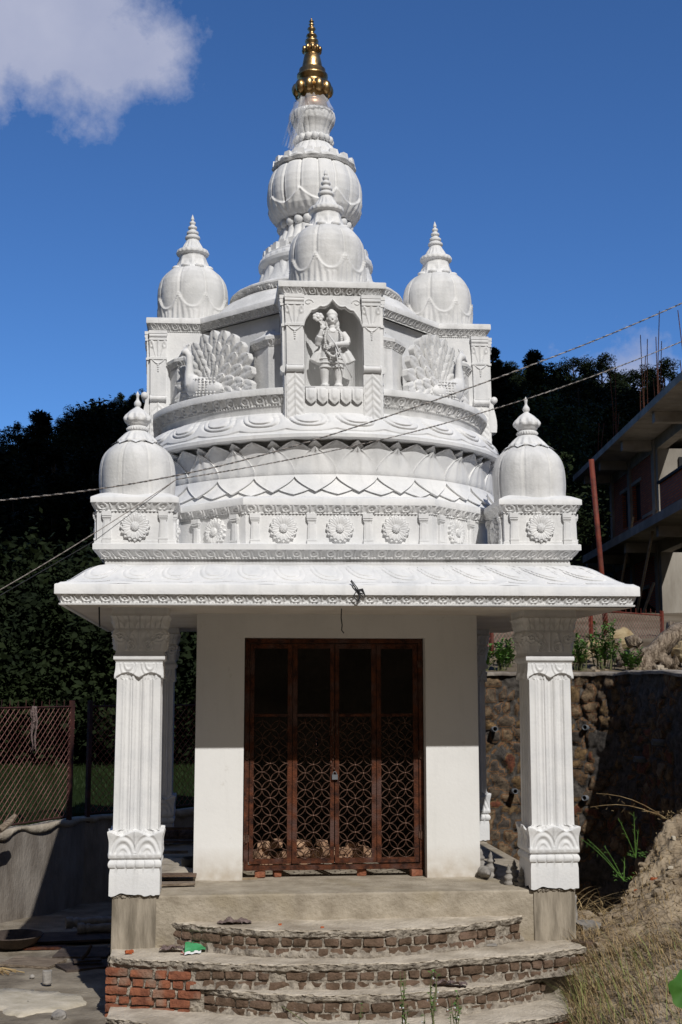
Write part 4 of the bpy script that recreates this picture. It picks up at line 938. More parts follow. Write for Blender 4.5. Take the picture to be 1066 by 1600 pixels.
# ================================================================== STEPS
steps = thing('front_steps', 'broad curved brick and cement steps, partly unfinished, in front of the temple', 'steps', (0, 0, 0))
def arcf(hw, y0, sag):
    R = (hw*hw+sag*sag)/(2*sag); yc = y0-sag+R
    def f(x): return yc-np.sqrt(np.maximum(R*R-x*x, 0))
    return f
def step(front_pts, yb, z, zb, dull=True, seed=0, brick=True, x0=-9):
    sr = bpy.data.objects.new('step', None); COL.objects.link(sr); sr.parent = steps
    P = np.array(front_pts); d = np.r_[0, np.cumsum(np.linalg.norm(np.diff(P, axis=0), axis=1))]; Lg = d[-1]
    n = int(Lg/.018); q = np.linspace(0, Lg, n); F = stk([np.interp(q, d, P[:, 0]), np.interp(q, d, P[:, 1])], 1)
    T = np.gradient(F, axis=0); T /= np.linalg.norm(T, axis=1)[:, None]; Nn = stk([T[:, 1], -T[:, 0]], 1)
    wv = fbm(np.c_[F, np.full(n, z)], 5, seed, 4)
    F2 = F+Nn*(wv*.035)[:, None]
    rows = []
    B = stk([F[:, 0], np.full(n, yb)], 1)
    tt = np.r_[np.linspace(0, 1, 26)[::-1]**1.6]
    for t in tt: rows.append(np.c_[F2*(1-t)+B*t, np.full(n, z)])
    nz_ = fbm(np.c_[F, np.full(n, z+5)], 14, seed+3, 3)
    for (o_, dz) in ((.004, -.003), (.006, -.010), (.006, -.018), (.005, -.026), (.004, -.034), (.004, -.042), (.004, -.050), (.002, -.058), (-.008, -.064), (-.020, -.070), (-.034, -.074)):
        ne = fbm(np.c_[F, np.full(n, z+dz*2)], 42, seed+5, 3)
        rows.append(np.c_[F2+Nn*(o_+nz_*.022+ne*.034)[:, None], z+dz+nz_*(.022 if dz < -.02 else .004)+ne*(.018 if dz < -.03 else 0)])
    G = stk(rows, 1)
    G[..., 2] += fbm(G, 2.2, seed+9, 5)*.018+fbm(G, 17, seed, 3)*.010
    mb = MB(); mb.grid(G[:, :28], flip=True); mb.build('tread', 'dust', sr, smooth=True)
    mb = MB(); mb.grid(G[:, 27:], flip=True); mb.build('crust', 'mortar', sr, smooth=True)
    mb = MB(); Fm = F+Nn*(-.012); hz = np.linspace(z-.055, zb-.03, 14)
    G = stk([np.c_[Fm+Nn*(fbm(np.c_[Fm, np.full(n, h_)], 16, seed, 3)*.03+.035*max(0, min(1, (z-.155-h_)/.07))-.006)[:, None], np.full(n, h_)] for h_ in hz], 1)
    G = G[F[:, 0] > x0-.06]
    mb.grid(G); mb.build('mortar', 'mortar', sr, smooth=True)
    mb = MB(); zz = z-.072; c = 0
    while zz-.068 > zb-.06:
        s_ = rnd.uniform(0, .05)
        while s_ < Lg-.05:
            w = .132*rnd.uniform(.82, 1.12) if (rnd.random() < .8 or not brick) else .2
            w = min(w, Lg-s_)
            sc = s_+w/2; px = np.interp(sc, q, F[:, 0]); py = np.interp(sc, q, F[:, 1]); i = min(n-1, int(sc/Lg*(n-1))); a = math.atan2(T[i, 1], T[i, 0])
            o_ = rnd.uniform(-.004, .012)-.004*c
            if rnd.random() > .05 and px > x0: roundbrick(mb, (px-Nn[i, 0]*(.05-o_), py-Nn[i, 1]*(.05-o_), zz-.034+rnd.uniform(-.004, .004)), (w-.012, .10, .068+rnd.uniform(-.006, .003)), a+rnd.uniform(-.05, .05))
            s_ += w+.006
        zz -= .084; c += 1
    jitter(mb, .020, 17, seed)
    mb.build('brick_course', 'brick_dull' if dull else 'brick', sr, smooth=True)
def roundbrick(mb, c, sz, rot):
    # subdivided, rounded block
    k = 5; ax = np.linspace(-1, 1, k); e = .74
    faces = []
    for d in range(3):
        for sgn in (-1, 1):
            A, B = np.meshgrid(ax, ax, indexing='ij'); Pp = np.zeros((k, k, 3)); o = [i for i in range(3) if i != d]
            Pp[..., o[0]] = A; Pp[..., o[1]] = B; Pp[..., d] = sgn
            faces.append((Pp, (sgn < 0) != (d == 1)))
    c_, s_ = math.cos(rot), math.sin(rot); Rm = np.array([[c_, -s_, 0], [s_, c_, 0], [0, 0, 1]])
    for Pp, fl in faces:
        hs = np.array(sz)/2; rr = min(sz)*.16
        core = np.clip(Pp*hs, -(hs-rr), hs-rr); dv = Pp*hs-core; ln = np.linalg.norm(dv, axis=-1, keepdims=True)+1e-9
        V = core+dv/ln*rr*np.minimum(1, ln/rr*1.0)
        mb.grid(V @ Rm.T+np.array(c), flip=fl)
xs = np.linspace(-1.69, 1.73, 80); f1 = arcf(1.72, .60, .66)
step([(x, float(f1(x-.02))) for x in xs], .60, -.240, -.46, True, 1)
f2 = arcf(2.22, .17, .50)
step([(x, float(f2(x))+.02) for x in np.linspace(-2.215, 2.2, 90)], .64, -.475, -.67, True, 2, x0=-1.42)
f3 = arcf(1.72, .13, .66)
step([(x, float(f3(x-.09))) for x in np.linspace(-1.60, 1.80, 90)], .36, -.690, -.89, True, 3)
f4 = arcf(2.2, -.18, .80)
step([(x, float(f4(x))) for x in np.linspace(-2.185, 2.1, 90)], .36, -.900, -1.10, False, 4)
# exposed brick side and front of the unfinished left corner
mb = MB(); zz = -.565
for r_ in range(6):
    x = -2.24+(0 if r_ % 2 else -.0); first = True
    while x < -1.50:
        w = rnd.choice([.11, .22, .2, .12]) if not first else (.12 if r_ % 2 else .22); first = False
        roundbrick(mb, (x+w/2, float(f2(x+w/2))+.068+rnd.uniform(-.008, .008), zz-.034), (w-.014, .11, .066), -.22+rnd.uniform(-.02, .02)); x += w+.006
    y = .28
    while y < .6: roundbrick(mb, (-2.185, y+.05, zz-.034), (.11, .10, .066), rnd.uniform(-.03, .03)); y += .112
    zz -= .079
jitter(mb, .012, 20, 5); mb.build('brick_corner', 'brick', steps, smooth=True)
mb = MB(); G = stk([stk([np.linspace(-2.205, -1.35, 60), f2(np.linspace(-2.205, -1.35, 60))+.045, np.full(60, h_)], -1) for h_ in np.linspace(-.49, -1.1, 30)], 1)
G[..., 1] += fbm(G, 14, 4, 4)*.03; mb.grid(G)
G = stk([stk([np.full(40, -2.215), np.linspace(.60, .19, 40), np.full(40, h_)], -1) for h_ in np.linspace(-.49, -1.1, 30)], 1); G[..., 0] += fbm(G, 14, 4, 4)*.03; mb.grid(G)
mb.b2(-2.17, 2.16, .24, .60, -1.1, -.50); mb.build('mortar_core', 'mortar', steps, smooth=False)

# ================================================================== GROUND
fence_line = np.array([(-12.0, -7.6), (-4.18, 6.26), (-3.24, 7.92), (-1.55, 9.35), (2.2, 12.6)])
def above_line(x, y):
    # true where the point lies beyond the fence wall
    fx = np.interp(x, fence_line[:, 0], fence_line[:, 1]); return y > fx+.55
def H(x, y):
    x = np.asarray(x, float); y = np.asarray(y, float)
    yard = -1.0-.035*np.clip(y, 0, 7)
    field = .02+0*x
    right = 2.12+.13*np.clip(y-6.2, 0, 13.8)
    ab = above_line(x, y)
    z = np.where(ab, field, yard)
    isr = ((x > 4.62) & (y > -6)) | ((y > 6.3) & (x > 1.6) & (x <= 4.62))
    rr = np.where(x > 4.62, sst(y, -6, -1), 1)
    z = np.where(isr, yard+(right-yard)*rr, z)
    ridge = np.interp(x, [-400, -160, -62, -31, -22, -10, 20, 60, 150, 400], [0, 5, 19, 30, 33.5, 38.5, 42, 34, 28, 20])
    s = np.clip((y-27)/135, 0, 1.25); hill = ridge*np.where(s < 1, s**1.05, 1-.5*(s-1))
    far = np.hypot(x, y); hill = hill+np.where(y < 27, 1, 0)*70*sst(far, 70, 260)*sst(-y+60, 0, 60)  # unseen hills added beside and behind the viewer to block low sky light
    return z+hill+np.where(y > 30, 1, 0)*fbm(stk([x, y, 0*x], -1), .05, 2, 3)*3*np.clip((y-30)/40, 0, 1)
gx = np.unique(np.r_[np.linspace(-900, -60, 18), np.linspace(-60, -12, 20), np.arange(-12, 12.01, .22), 4.60, 4.64, 1.58, 1.62, np.linspace(12, 90, 30), np.linspace(90, 900, 18)])
gy = np.unique(np.r_[np.linspace(-600, -40, 12), np.linspace(-40, -14, 10), np.arange(-14, 20.01, .22), 6.28, 6.32, np.linspace(20, 200, 70), np.linspace(200, 1500, 14)])
XX, YY = np.meshgrid(gx, gy, indexing='ij'); ZZ = H(XX, YY)
near = (np.abs(XX) < 14) & (YY > -14) & (YY < 22)
ZZ = ZZ+near*fbm(stk([XX, YY, 0*XX], -1), 1.1, 4, 4)*.035
mb = MB(); G = stk([XX, YY, ZZ], -1); mb.grid(G)
mb.attr = [np.where(((YY > 27) | above_line(XX, YY)) & ~((XX > 1.6) & (YY < 27)), 1.0, 0.0).ravel()]
go = struct(mb.build('ground', 'ground', smooth=True, attr='veg'))
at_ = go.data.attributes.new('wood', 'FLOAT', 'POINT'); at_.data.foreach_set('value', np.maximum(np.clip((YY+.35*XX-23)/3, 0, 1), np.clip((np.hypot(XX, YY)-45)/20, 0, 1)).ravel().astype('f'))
# courtyard cement sheet with a pale spill
mb = MB(); gx = np.arange(-9, 2.6, .09); gy = np.arange(-6, 8.6, .09); XX, YY = np.meshgrid(gx, gy, indexing='ij')
ZZ = -1.0-.035*np.clip(YY, 0, 7)+.012+fbm(stk([XX, YY, 0*XX], -1), 1.1, 4, 4)*.035+fbm(stk([XX, YY, 0*XX], -1), 7, 1, 3)*.012
ln = np.array(fence_line); keep = ~above_line(XX, YY+.42)
G = stk([XX, YY, ZZ], -1).reshape(-1, 3); nu, nv = XX.shape; I, J = np.meshgrid(np.arange(nu-1), np.arange(nv-1), indexing='ij')
Fq = stk([I*nv+J, (I+1)*nv+J, (I+1)*nv+J+1, I*nv+J+1], -1).reshape(-1, 4); kf = keep.ravel()[Fq].all(1)
mb.add(G, Fq[kf]); struct(mb.build('courtyard', 'courtyard', smooth=True))
# cement spill
mb = MB(); th = np.linspace(0, 2*PI, 60, endpoint=False); R_ = 1+.45*fbm(stk([np.cos(th), np.sin(th), 0*th], -1), 1.6, 5, 4)*1.6
G = stk([stk([-3.02+.42*R_*k*np.cos(th), .92+.62*R_*k*np.sin(th), 0*th], -1) for k in (1, .97, .6, .02)], 0)
G[..., 2] = -1.0-.035*np.clip(G[..., 1], 0, 7)+.02+np.array([-.02, .006, .012, .012])[:, None]+fbm(stk([G[..., 0], G[..., 1], 0*th[None]], -1), 1.1, 4, 4)*.035
mb.grid(G, cv=True, flip=True); o = mb.build('cement_spill', 'pale', smooth=True); tag(o, 'pale dried cement spill on the courtyard floor left of the steps', 'cement spill')

# ================================================================== LEFT: low wall, wire fence
def wall_run(name, pts, z0f, z1, th, mat_, label, seed=0):
    root = thing(name, label, 'wall')
    pts = np.array(pts, float); mb = MB(); cap = MB()
    for a, b in zip(pts[:-1], pts[1:]):
        L_ = np.linalg.norm(b-a); n = max(2, int(L_/.08)); q = np.linspace(0, 1, n); t = (b-a)/L_; nn = np.array((t[1], -t[0]))
        F = a+(b-a)*q[:, None]; zs = np.linspace(-1.35, z1, 18)
        G = stk([np.c_[F, np.full(n, h_)] for h_ in zs], 1); w = fbm(G, 2.5, seed, 4)*.03; G[..., 0] += nn[0]*w; G[..., 1] += nn[1]*w; mb.grid(G)
        offs = [(-.0, -.085), (.030, -.075), (.04, -.03), (.03, .0), (-.02, .012), (-.12, .014), (-th, .0), (-th, -1.2)]
        wob = fbm(np.c_[F, np.zeros(n)], 4, seed+2, 4)
        G = stk([np.c_[F+nn*o_, z1+dz+(wob*.10 if -.09 < dz < -.02 else wob*.02)] for o_, dz in offs], 1); cap.grid(G)
    mb.build('wall_face', mat_, root, smooth=True); cap.build('coping', 'cement', root, smooth=True)
    return root
wall_run('low_wall', [(-9.5, -3.2), (-4.12, 6.22), (-3.20, 7.88), (-1.5, 9.3), (1.8, 12.2)], None, .02, .22, 'plaster', 'low stained plaster wall with rough cement coping under the wire fence at left', 3)
def mesh_fence(name, label, A, B, z0, z1, cell, postm, wirem, posts, spikes=True, rail=True, wr=.004):
    root = thing(name, label, 'fence')
    A = np.array(A, float); B = np.array(B, float); L_ = np.linalg.norm(B-A); t = (B-A)/L_
    def pt(s, z): return (A[0]+t[0]*s, A[1]+t[1]*s, z)
    mb = MB(); h = z1-z0; n = int((L_+h)/cell)
    for k in range(n+1):
        for sg in (1, -1):
            s0 = k*cell-h
            a = (s0, z0); b = (s0+h, z1)
            if sg < 0: a = (s0+h, z0); b = (s0, z1)
            # clip s to [0,L]
            (sa, za), (sb, zb) = a, b
            def cl(sa, za, sb, zb, v): u = (v-sa)/(sb-sa); return v, za+(zb-za)*u
            if max(sa, sb) < 0 or min(sa, sb) > L_: continue
            if sa < 0: sa, za = cl(sa, za, sb, zb, 0)
            if sb < 0: sb, zb = cl(sb, zb, sa, za, 0)
            if sa > L_: sa, za = cl(sa, za, sb, zb, L_)
            if sb > L_: sb, zb = cl(sb, zb, sa, za, L_)
            mb.tube([pt(sa, za), pt((sa+sb)/2, (za+zb)/2), pt(sb, zb)], wr, 4, cap=False)
    mb.build('wire_mesh', wirem, root)
    mb = MB(); mb.tube([pt(0, z1), pt(L_, z1)], .014, 6); mb.build('rail', postm, root)
    mb = MB(); mb.tube([pt(0, z0), pt(L_, z0)], .014, 6); mb.build('rail', postm, root)
    for s in posts:
        mb = MB(); mb.box(pt(s, (z0+z1)/2-.02), (.06, .06, z1-z0+.22), math.atan2(t[1], t[0])); mb.build('post', postm, root)
    if spikes:
        mb = MB(); s = .1
        while s < L_: mb.tube([pt(s, z1-.02), pt(s+.006*rnd.uniform(-1, 1), z1+.10+rnd.uniform(-.03, .02))], .006, 4); s += .18
        o = mb.build('spike_row', postm, root)
    return root
mesh_fence('wire_fence', 'diamond wire fence panel in a rusty frame left of the dark corner post', (-6.2, 2.6), (-3.36, 7.63), .08, 1.68, .115, 'darkpost', 'wire', (5.70,), wr=.0045)
mesh_fence('wire_fence', 'dark wire fence panel running behind the left columns', (-3.18, 7.92), (1.7, 12.1), .08, 1.68, .115, 'darkpost', 'redwire', (0.02, 2.2, 4.4), wr=.004)
# rag on the fence
mb = MB()
for k in range(7):
    x0, y0 = -3.86+rnd.uniform(-.03, .03), 6.72; L_ = rnd.choice([.25, .35, .65, .4])
    mb.tube([(x0+.01*k+.015*math.sin(j*1.7+k), y0-.05-.01*k+.0*j, 1.70-L_*j/6) for j in range(7)], [.012, .02, .016, .014, .012, .010, .006], 6)
tag(jitter(mb, .02, 20).build('rag', 'cloth', smooth=True), 'grey rag dangling from the top rail of the wire fence', 'rag')
# ---- courtyard clutter
def gz(x, y): return -1.0-.035*max(0, min(y, 7))+.02
def baluster(mb, L_=.75):
    mb.lathe([(.07, 0), (.075, .02), (.075, .08), (.05, .10), (.065, .13), (.065, .15), (.045, .18), (.055, .30), (.06, .40), (.05, .52), (.04, .58), (.06, .61), (.06, .64), (.045, .66), (.07, .69), (.075, .75)], 20, (0, 0), None)
def lay(mb, pos, ang, tilt=PI/2):
    Rm = np.array((Matrix.Rotation(ang, 3, 'Z') @ Matrix.Rotation(tilt, 3, 'Y'))); return mb.xf(lambda V: V @ Rm.T+np.array(pos))
for (x, y, an, lb) in ((-3.15, 5.25, .25, 'grey cement baluster lying nearer the plaster wall, behind its twin'), (-2.95, 4.7, .12, 'grey cement baluster lying on the dark board, in front of its twin')):
    mb = MB(); baluster(mb); lay(mb, (x, y, gz(x, y)+.12), an); tag(mb.build('baluster', 'greystone', smooth=True), lb, 'baluster', 'cement balusters lying in the courtyard')
def board(x, y, w, d, an, label, m_='darkwood', t=.025, dz=.0, rx=0.0):
    mb = MB(); R3 = Matrix.Rotation(an, 3, 'Z') @ Matrix.Rotation(rx, 3, 'X'); mb.box((x, y, gz(x, y)+.02+dz), (w, d, t), R=R3); n = 0
    tag(jitter(mb, .02, 4).build('board', m_), label, 'board')
board(-2.9, 4.55, 1.15, .55, .1, 'dark board under the lying cement balusters', dz=.03)
board(-2.75, 3.55, .62, .55, -.1, 'flat dark board in the shade, beyond the trowel board')
board(-3.25, 2.95, .62, .42, -.35, 'thin warped ply board half in sun near the wall shadow', 'wood')
board(-2.62, 2.72, .62, .36, .45, 'dark board carrying the mason float, beside the steps')
board(-3.25, 4.0, .5, .16, .1, 'short narrow plank beside the metal basin', 'rust')
mb = MB(); mb.box((-2.64, 2.74, gz(0, 2.7)+.065), (.30, .13, .02), .2); mb.tube([(-2.70, 2.73, gz(0, 2.7)+.08), (-2.64, 2.74, gz(0, 2.7)+.14), (-2.60, 2.76, gz(0, 2.7)+.22)], [.018, .022, .016], 8)
tag(mb.build('mason_float', 'darkwood'), 'wooden mason float with upright handle lying on a dark board', 'tool')
mb = MB(); mb.lathe([(.06, 0), (.18, .02), (.27, .07), (.33, .15), (.345, .155), (.335, .165), (.32, .15), (.25, .075), (.16, .035), (.02, .03)], 40, (-3.62, 4.05), None); mb.xf(lambda V: V+np.array((0, 0, gz(0, 4.0)+.0)))
tag(mb.build('mortar_basin', 'darkwood', smooth=True), 'round black metal mortar basin at the left edge of the courtyard', 'basin')
mb = MB(); mb.lathe([(.045, 0), (.05, .01), (.046, .12), (.045, .13), (.01, .132)], 14, (-2.95, 1.76), None); jitter(mb, .02, 14)
tag(mb.xf(lambda V: V+np.array((0, 0, gz(0, 1.7)))).build('cement_block', 'greystone'), 'small round cement test block standing on the courtyard floor', 'block')
for (x, y, s_, lb) in ((-2.64, .10, .07, 'grey stone at the bottom edge near the brick corner'), (-3.15, 2.15, .03, 'small pebble between the ply board and the cement block'), (-3.32, 1.0, .035, 'small stone on the left rim of the cement spill')):
    mb = MB(); mb.sphere((x, y, gz(x, y)+s_*.4), (s_, s_*.8, s_*.7), 10, 8); tag(jitter(mb, s_*.7, 12).build('stone', 'greystone'), lb, 'stone')
mb = MB()
for k in range(14):
    a = rnd.uniform(-.5, 1.4); x0, y0 = -3.62+rnd.uniform(-.1, .1), 2.45+rnd.uniform(-.1, .1); L_ = rnd.uniform(.2, .45)
    mb.tube([(x0, y0, gz(0, y0)+.02), (x0+L_*math.cos(a)*.5, y0-L_*math.sin(a)*.3, gz(0, y0)+.05), (x0+L_*math.cos(a), y0-L_*math.sin(a)*.6, gz(0, y0)+.02)], .006, 4)
tag(mb.build('husk_bundle', 'dry'), 'small bundle of dry husks on the ground at the left edge', 'husks')
mb = MB(); mb.tube([(-4.08, 5.6, .10), (-3.98, 5.7, .18), (-3.9, 5.75, .28)], [.04, .055, .03], 8); tag(jitter(mb, .03, 12).build('wood_stub', 'wood'), 'brown piece of wood poking up against the low wall at the left edge', 'wood')
# ---- on the platform, between the left column and the wall
def debris(name, m_, c, sz, n, label, cat, amp=.02):
    mb = MB()
    for k in range(n):
        p = (c[0]+rnd.uniform(-1, 1)*sz[0], c[1]+rnd.uniform(-1, 1)*sz[1], c[2]+rnd.uniform(0, 1)*sz[2]); s_ = rnd.uniform(.03, .08)
        roundbrick(mb, p, (s_*2, s_*1.4, s_), rnd.uniform(0, 3))
    return tag(jitter(mb, amp, 12).build(name, m_, smooth=True), label, cat)
mb = MB(); mb.box((-1.64, 1.12, .028), (.36, .14, .022), .08); tag(jitter(mb, .012, 7).build('plank', 'wood'), 'pale plank lying on the platform edge beside the left column', 'plank')
mb = MB(); mb.box((-1.66, 1.42, .07), (.42, .16, .02), -.03); tag(jitter(mb, .012, 7).build('plank', 'brick_dull'), 'reddish thin plank on the sand heap beside the white wall', 'plank')
mb = MB(); gxx, gyy = np.meshgrid(np.linspace(-2.15, -1.3, 40), np.linspace(1.45, 5.2, 90), indexing='ij'); gzz = .003+.13*np.sin(np.clip((gyy-1.45)/1.6, 0, 1)*PI)**.6*(gyy < 3.05)*(.7+.5*vn(stk([gxx, gyy, 0*gxx], -1), 3))+.02*np.clip(vn(stk([gxx, gyy, 0*gxx], -1), 5)+.3, 0, 1)
mb.grid(stk([gxx, gyy, gzz+fbm(stk([gxx, gyy, 0*gxx], -1), 9, 2, 3)*.012], -1)); o = mb.build('sand_heap', 'cement', smooth=True); tag(o, 'heap of grey sand and cement dust in the left gallery', 'sand heap')
for (x, y, z, w, d, h_, a, m_, lb) in ((-1.85, 3.2, .08, .55, .12, .03, .1, 'wood', 'long plank across the left gallery floor'), (-1.6, 3.7, .14, .6, .10, .03, -.2, 'darkwood', 'dark plank leaning over rubble in the left gallery'), (-1.72, 4.35, .22, .8, .08, .03, .08, 'brick_dull', 'thin reddish batten lying on the far sacks')):
    mb = MB(); mb.box((x, y, z), (w, d, h_), a); tag(jitter(mb, .01, 6).build('plank', m_), lb, 'plank')
mb = MB()
for k in range(4): mb.sphere((-1.95+.16*k, 4.5+.03*k, .12+.02*(k % 2)), (.15, .12, .09), 14, 9)
tag(jitter(mb, .06, 7).build('cement_sack', 'cloth', smooth=True), 'crumpled grey sacks heaped at the far end of the left gallery', 'sack')
mb = MB(); mb.lathe([(.09, .0), (.11, .01), (.12, .16), (.125, .17), (.11, .17), (.10, .02)], 20, (-1.50, 1.95), None); tag(mb.build('bucket', 'dark', smooth=True), 'small black bucket beside the white wall in the left gallery', 'bucket')
mb = MB(); mb.box((-1.83, .99, .03), (.07, .10, .02), .5); tag(jitter(mb, .03, 12).build('wood_chip', 'bamboo'), 'tan chip of wood beside the left column foot', 'chip')
# bricks under the gate and pile inside
for (x, y, w, lb) in ((-.80, 1.63, .11, 'brick under the gate at its left end'), (-.62, 1.68, .08, 'small brick piece under the gate, second from the left'), (.27, 1.68, .10, 'brick chip under the gate right of its middle'), (.83, 1.60, .12, 'red brick under the right end of the gate')):
    mb = MB(); roundbrick(mb, (x, y, .035), (w, .10, .065), rnd.uniform(-.2, .2)); tag(jitter(mb, .012, 14).build('brick', 'brick', smooth=True), lb, 'brick', 'bricks propping the gate')
mb = MB(); mb.box((-.93, 1.52, .008), (.20, .05, .012), .15); tag(jitter(mb, .012, 10).build('wood_chip', 'bamboo'), 'splinter of wood on the sill before the left end of the gate', 'chip')
for gi, (xa, xb, cc) in enumerate(((-.85, -.45, 'left'), (-.42, .02, 'middle'), (.03, .45, 'right'))):
    mb = MB()
    for k in range(16): roundbrick(mb, (rnd.uniform(xa+.06, xb-.06), 2.15+rnd.uniform(0, .35), .05+.22*rnd.random()), (.2*rnd.uniform(.5, 1), .10, .07), rnd.uniform(-1.2, 1.2))
    jitter(mb, .02, 9, gi); tag(mb.build('brick_heap', M['brick_tan'], smooth=True), 'heap of dusty tan bricks seen through the gate, %s of three' % cc, 'bricks', 'brick heaps inside the shrine')
# cement finials on the platform
def finial(mb, s=1.0): mb.lathe([(.055*s, 0), (.062*s, .01*s), (.062*s, .03*s), (.045*s, .045*s), (.05*s, .06*s), (.062*s, .085*s), (.062*s, .10*s), (.03*s, .13*s), (.028*s, .14*s), (.042*s, .15*s), (.042*s, .16*s), (.02*s, .185*s), (.026*s, .20*s), (.014*s, .225*s), (.002*s, .25*s)], 20, (0, 0), None)
for (x, y, lie, s_, lb) in ((1.655, .90, 0, .78, 'leftmost of three grey cement finials standing by the right column foot'), (1.762, .80, 0, .74, 'frontmost of three grey cement finials, touching the right column foot'), (1.765, 1.12, 0, .85, 'rearmost of three grey cement finials by the right column foot'), (1.50, 1.27, 1, 1.0, 'grey cement finial lying on its side against the white wall corner'), (1.59, 1.42, 0, 1.05, 'grey cement finial standing behind the lying one'), (1.52, 1.60, 0, 1.1, 'grey cement finial standing half hidden behind the white wall corner')):
    mb = MB(); finial(mb, s_)
    if lie: lay(mb, (x, y+.13, .062), -PI/2+.05, PI/2)
    else: mb.xf(lambda V, x=x, y=y: V+np.array((x, y, .002)))
    tag(mb.build('cement_finial', 'greystone', smooth=True), lb, 'finial', 'grey cement finials on the platform')
# things left on the steps
def rag(c, L_, w, an, m_, lb, n=26, nm='rag'):
    mb = MB(); q = np.linspace(0, 1, n); s = np.linspace(-1, 1, 12); Q, S_ = np.meshgrid(q, s, indexing='ij')
    X = (Q-.5)*L_; Y = S_*w*(.5+.5*np.sin(Q*PI)); P = stk([X, Y, 0*X], -1); Z = .015+np.abs(fbm(P, 14, 3+c[0]*5, 3))*.11*np.sin(Q*PI)**.5+.006
    ca, sa = math.cos(an), math.sin(an)
    mb.grid(stk([c[0]+X*ca-Y*sa, c[1]+X*sa+Y*ca, c[2]+Z], -1)); return tag(mb.build(nm, m_, smooth=True), lb, 'cloth')
rag((-1.08, .42, -.25), .32, .10, .1, 'cloth', 'crumpled brown rag on the top curved step')
rag((-1.66, .36, -.47), .22, .08, .0, 'cloth', 'frayed dark rag beside the green packet on the second step')
rag((.82, -.35, -.68), .30, .07, -.3, 'cloth', 'mauve crumpled rag on the third step, right of centre')
mb = MB(); q = np.linspace(0, 1, 14); Q, S_ = np.meshgrid(q, np.linspace(-1, 1, 7), indexing='ij'); mb.grid(stk([-1.44+(Q-.5)*.19, .34+S_*.10+(Q-.5)*.10, -.445+.03*S_+.02*np.abs(np.sin(Q*7+S_))+.02*Q], -1)); pk = mb.build('crisp_packet', 'green', smooth=True); tag(pk, 'crumpled green packet with white and red hem on the second step', 'packet')
mb = MB(); mb.grid(stk([-1.46+(Q-.5)*.15, .225+S_*.018+(Q-.5)*.07, -.462+.008*S_+.01*np.abs(np.sin(Q*7))], -1)); mb.build('hem', 'whitep', pk, smooth=True)
mb = MB(); mb.grid(stk([-1.545+(Q-.5)*.05, .22+S_*.025, -.460+.01*np.sin(Q*7)], -1)); mb.build('hem', 'redp', pk, smooth=True)
mb = MB(); roundbrick(mb, (-2.05, .28, -.455), (.06, .04, .032), .3); roundbrick(mb, (-2.02, .31, -.455), (.04, .03, .025), 1.3); tag(jitter(mb, .02, 20).build('brick_chip', 'orange', smooth=True), 'bright orange brick chip near the left corner of the second step', 'brick chip')
for (x, y, lb) in ((-.66, .30, 'orange crumb of brick on the top curved step, left of its middle'), (-.28, .12, 'orange crumb of brick on the top curved step near its middle')):
    mb = MB(); roundbrick(mb, (x, y, -.24), (.032, .026, .024), .3); tag(jitter(mb, .012, 20).build('brick_chip', 'orange', smooth=True), lb, 'brick chip')
mb = MB(); mb.tube([(-1.80, .56, -.455), (-1.4, .46, -.435), (-1.0, .34, -.45)], [.008, .010, .006], 6); tag(mb.build('stick', 'wood'), 'thin brown stick lying behind the green packet', 'stick')
mb = MB(); mb.sphere((1.25, .28, -.45), (.10, .03, .022), 12, 8); mb.sphere((1.33, .26, -.45), (.06, .03, .02), 10, 8); tag(jitter(mb, .03, 12).build('stone', 'greystone', smooth=True), 'flat grey mortar lump on the second step at right', 'stone')
mb = MB(); th = np.linspace(0, 1, 20); mb.tube([(-1.5+1.1*t, .0-.55*t+.3*math.sin(t*3)-.3*t, -.66-.25*t*t) for t in th], .004, 4); tag(mb.build('dry_twig', 'stem'), 'thin bent twig lying across the third step at left', 'twig')

# ================================================================== RIGHT: rubble stone retaining wall
SW = thing('stone_wall', 'dark rubble stone retaining wall with white drain pipes on the right', 'wall')
path = np.array([(1.7, 6.25), (3.3, 6.22), (3.9, 6.1), (4.25, 5.8), (4.45, 5.3), (4.55, 4.5), (4.6, 3.0), (4.62, 0.0), (4.62, -3.5)])
d = np.r_[0, np.cumsum(np.linalg.norm(np.diff(path, axis=0), axis=1))]; Lw = d[-1]; nq = int(Lw/.03); q = np.linspace(0, Lw, nq); Fp = stk([np.interp(q, d, path[:, 0]), np.interp(q, d, path[:, 1])], 1)
Fp = stk([np.convolve(np.pad(Fp[:, k], 12, 'edge'), np.ones(25)/25, 'valid') for k in (0, 1)], 1)
T = np.gradient(Fp, axis=0); T /= np.linalg.norm(T, axis=1)[:, None]; Nn = stk([T[:, 1], -T[:, 0]], 1)
zt = 2.15+0*q-.22*sst(q, 3.6, 8)-.3*sst(q, 8, 12); nzr = 110
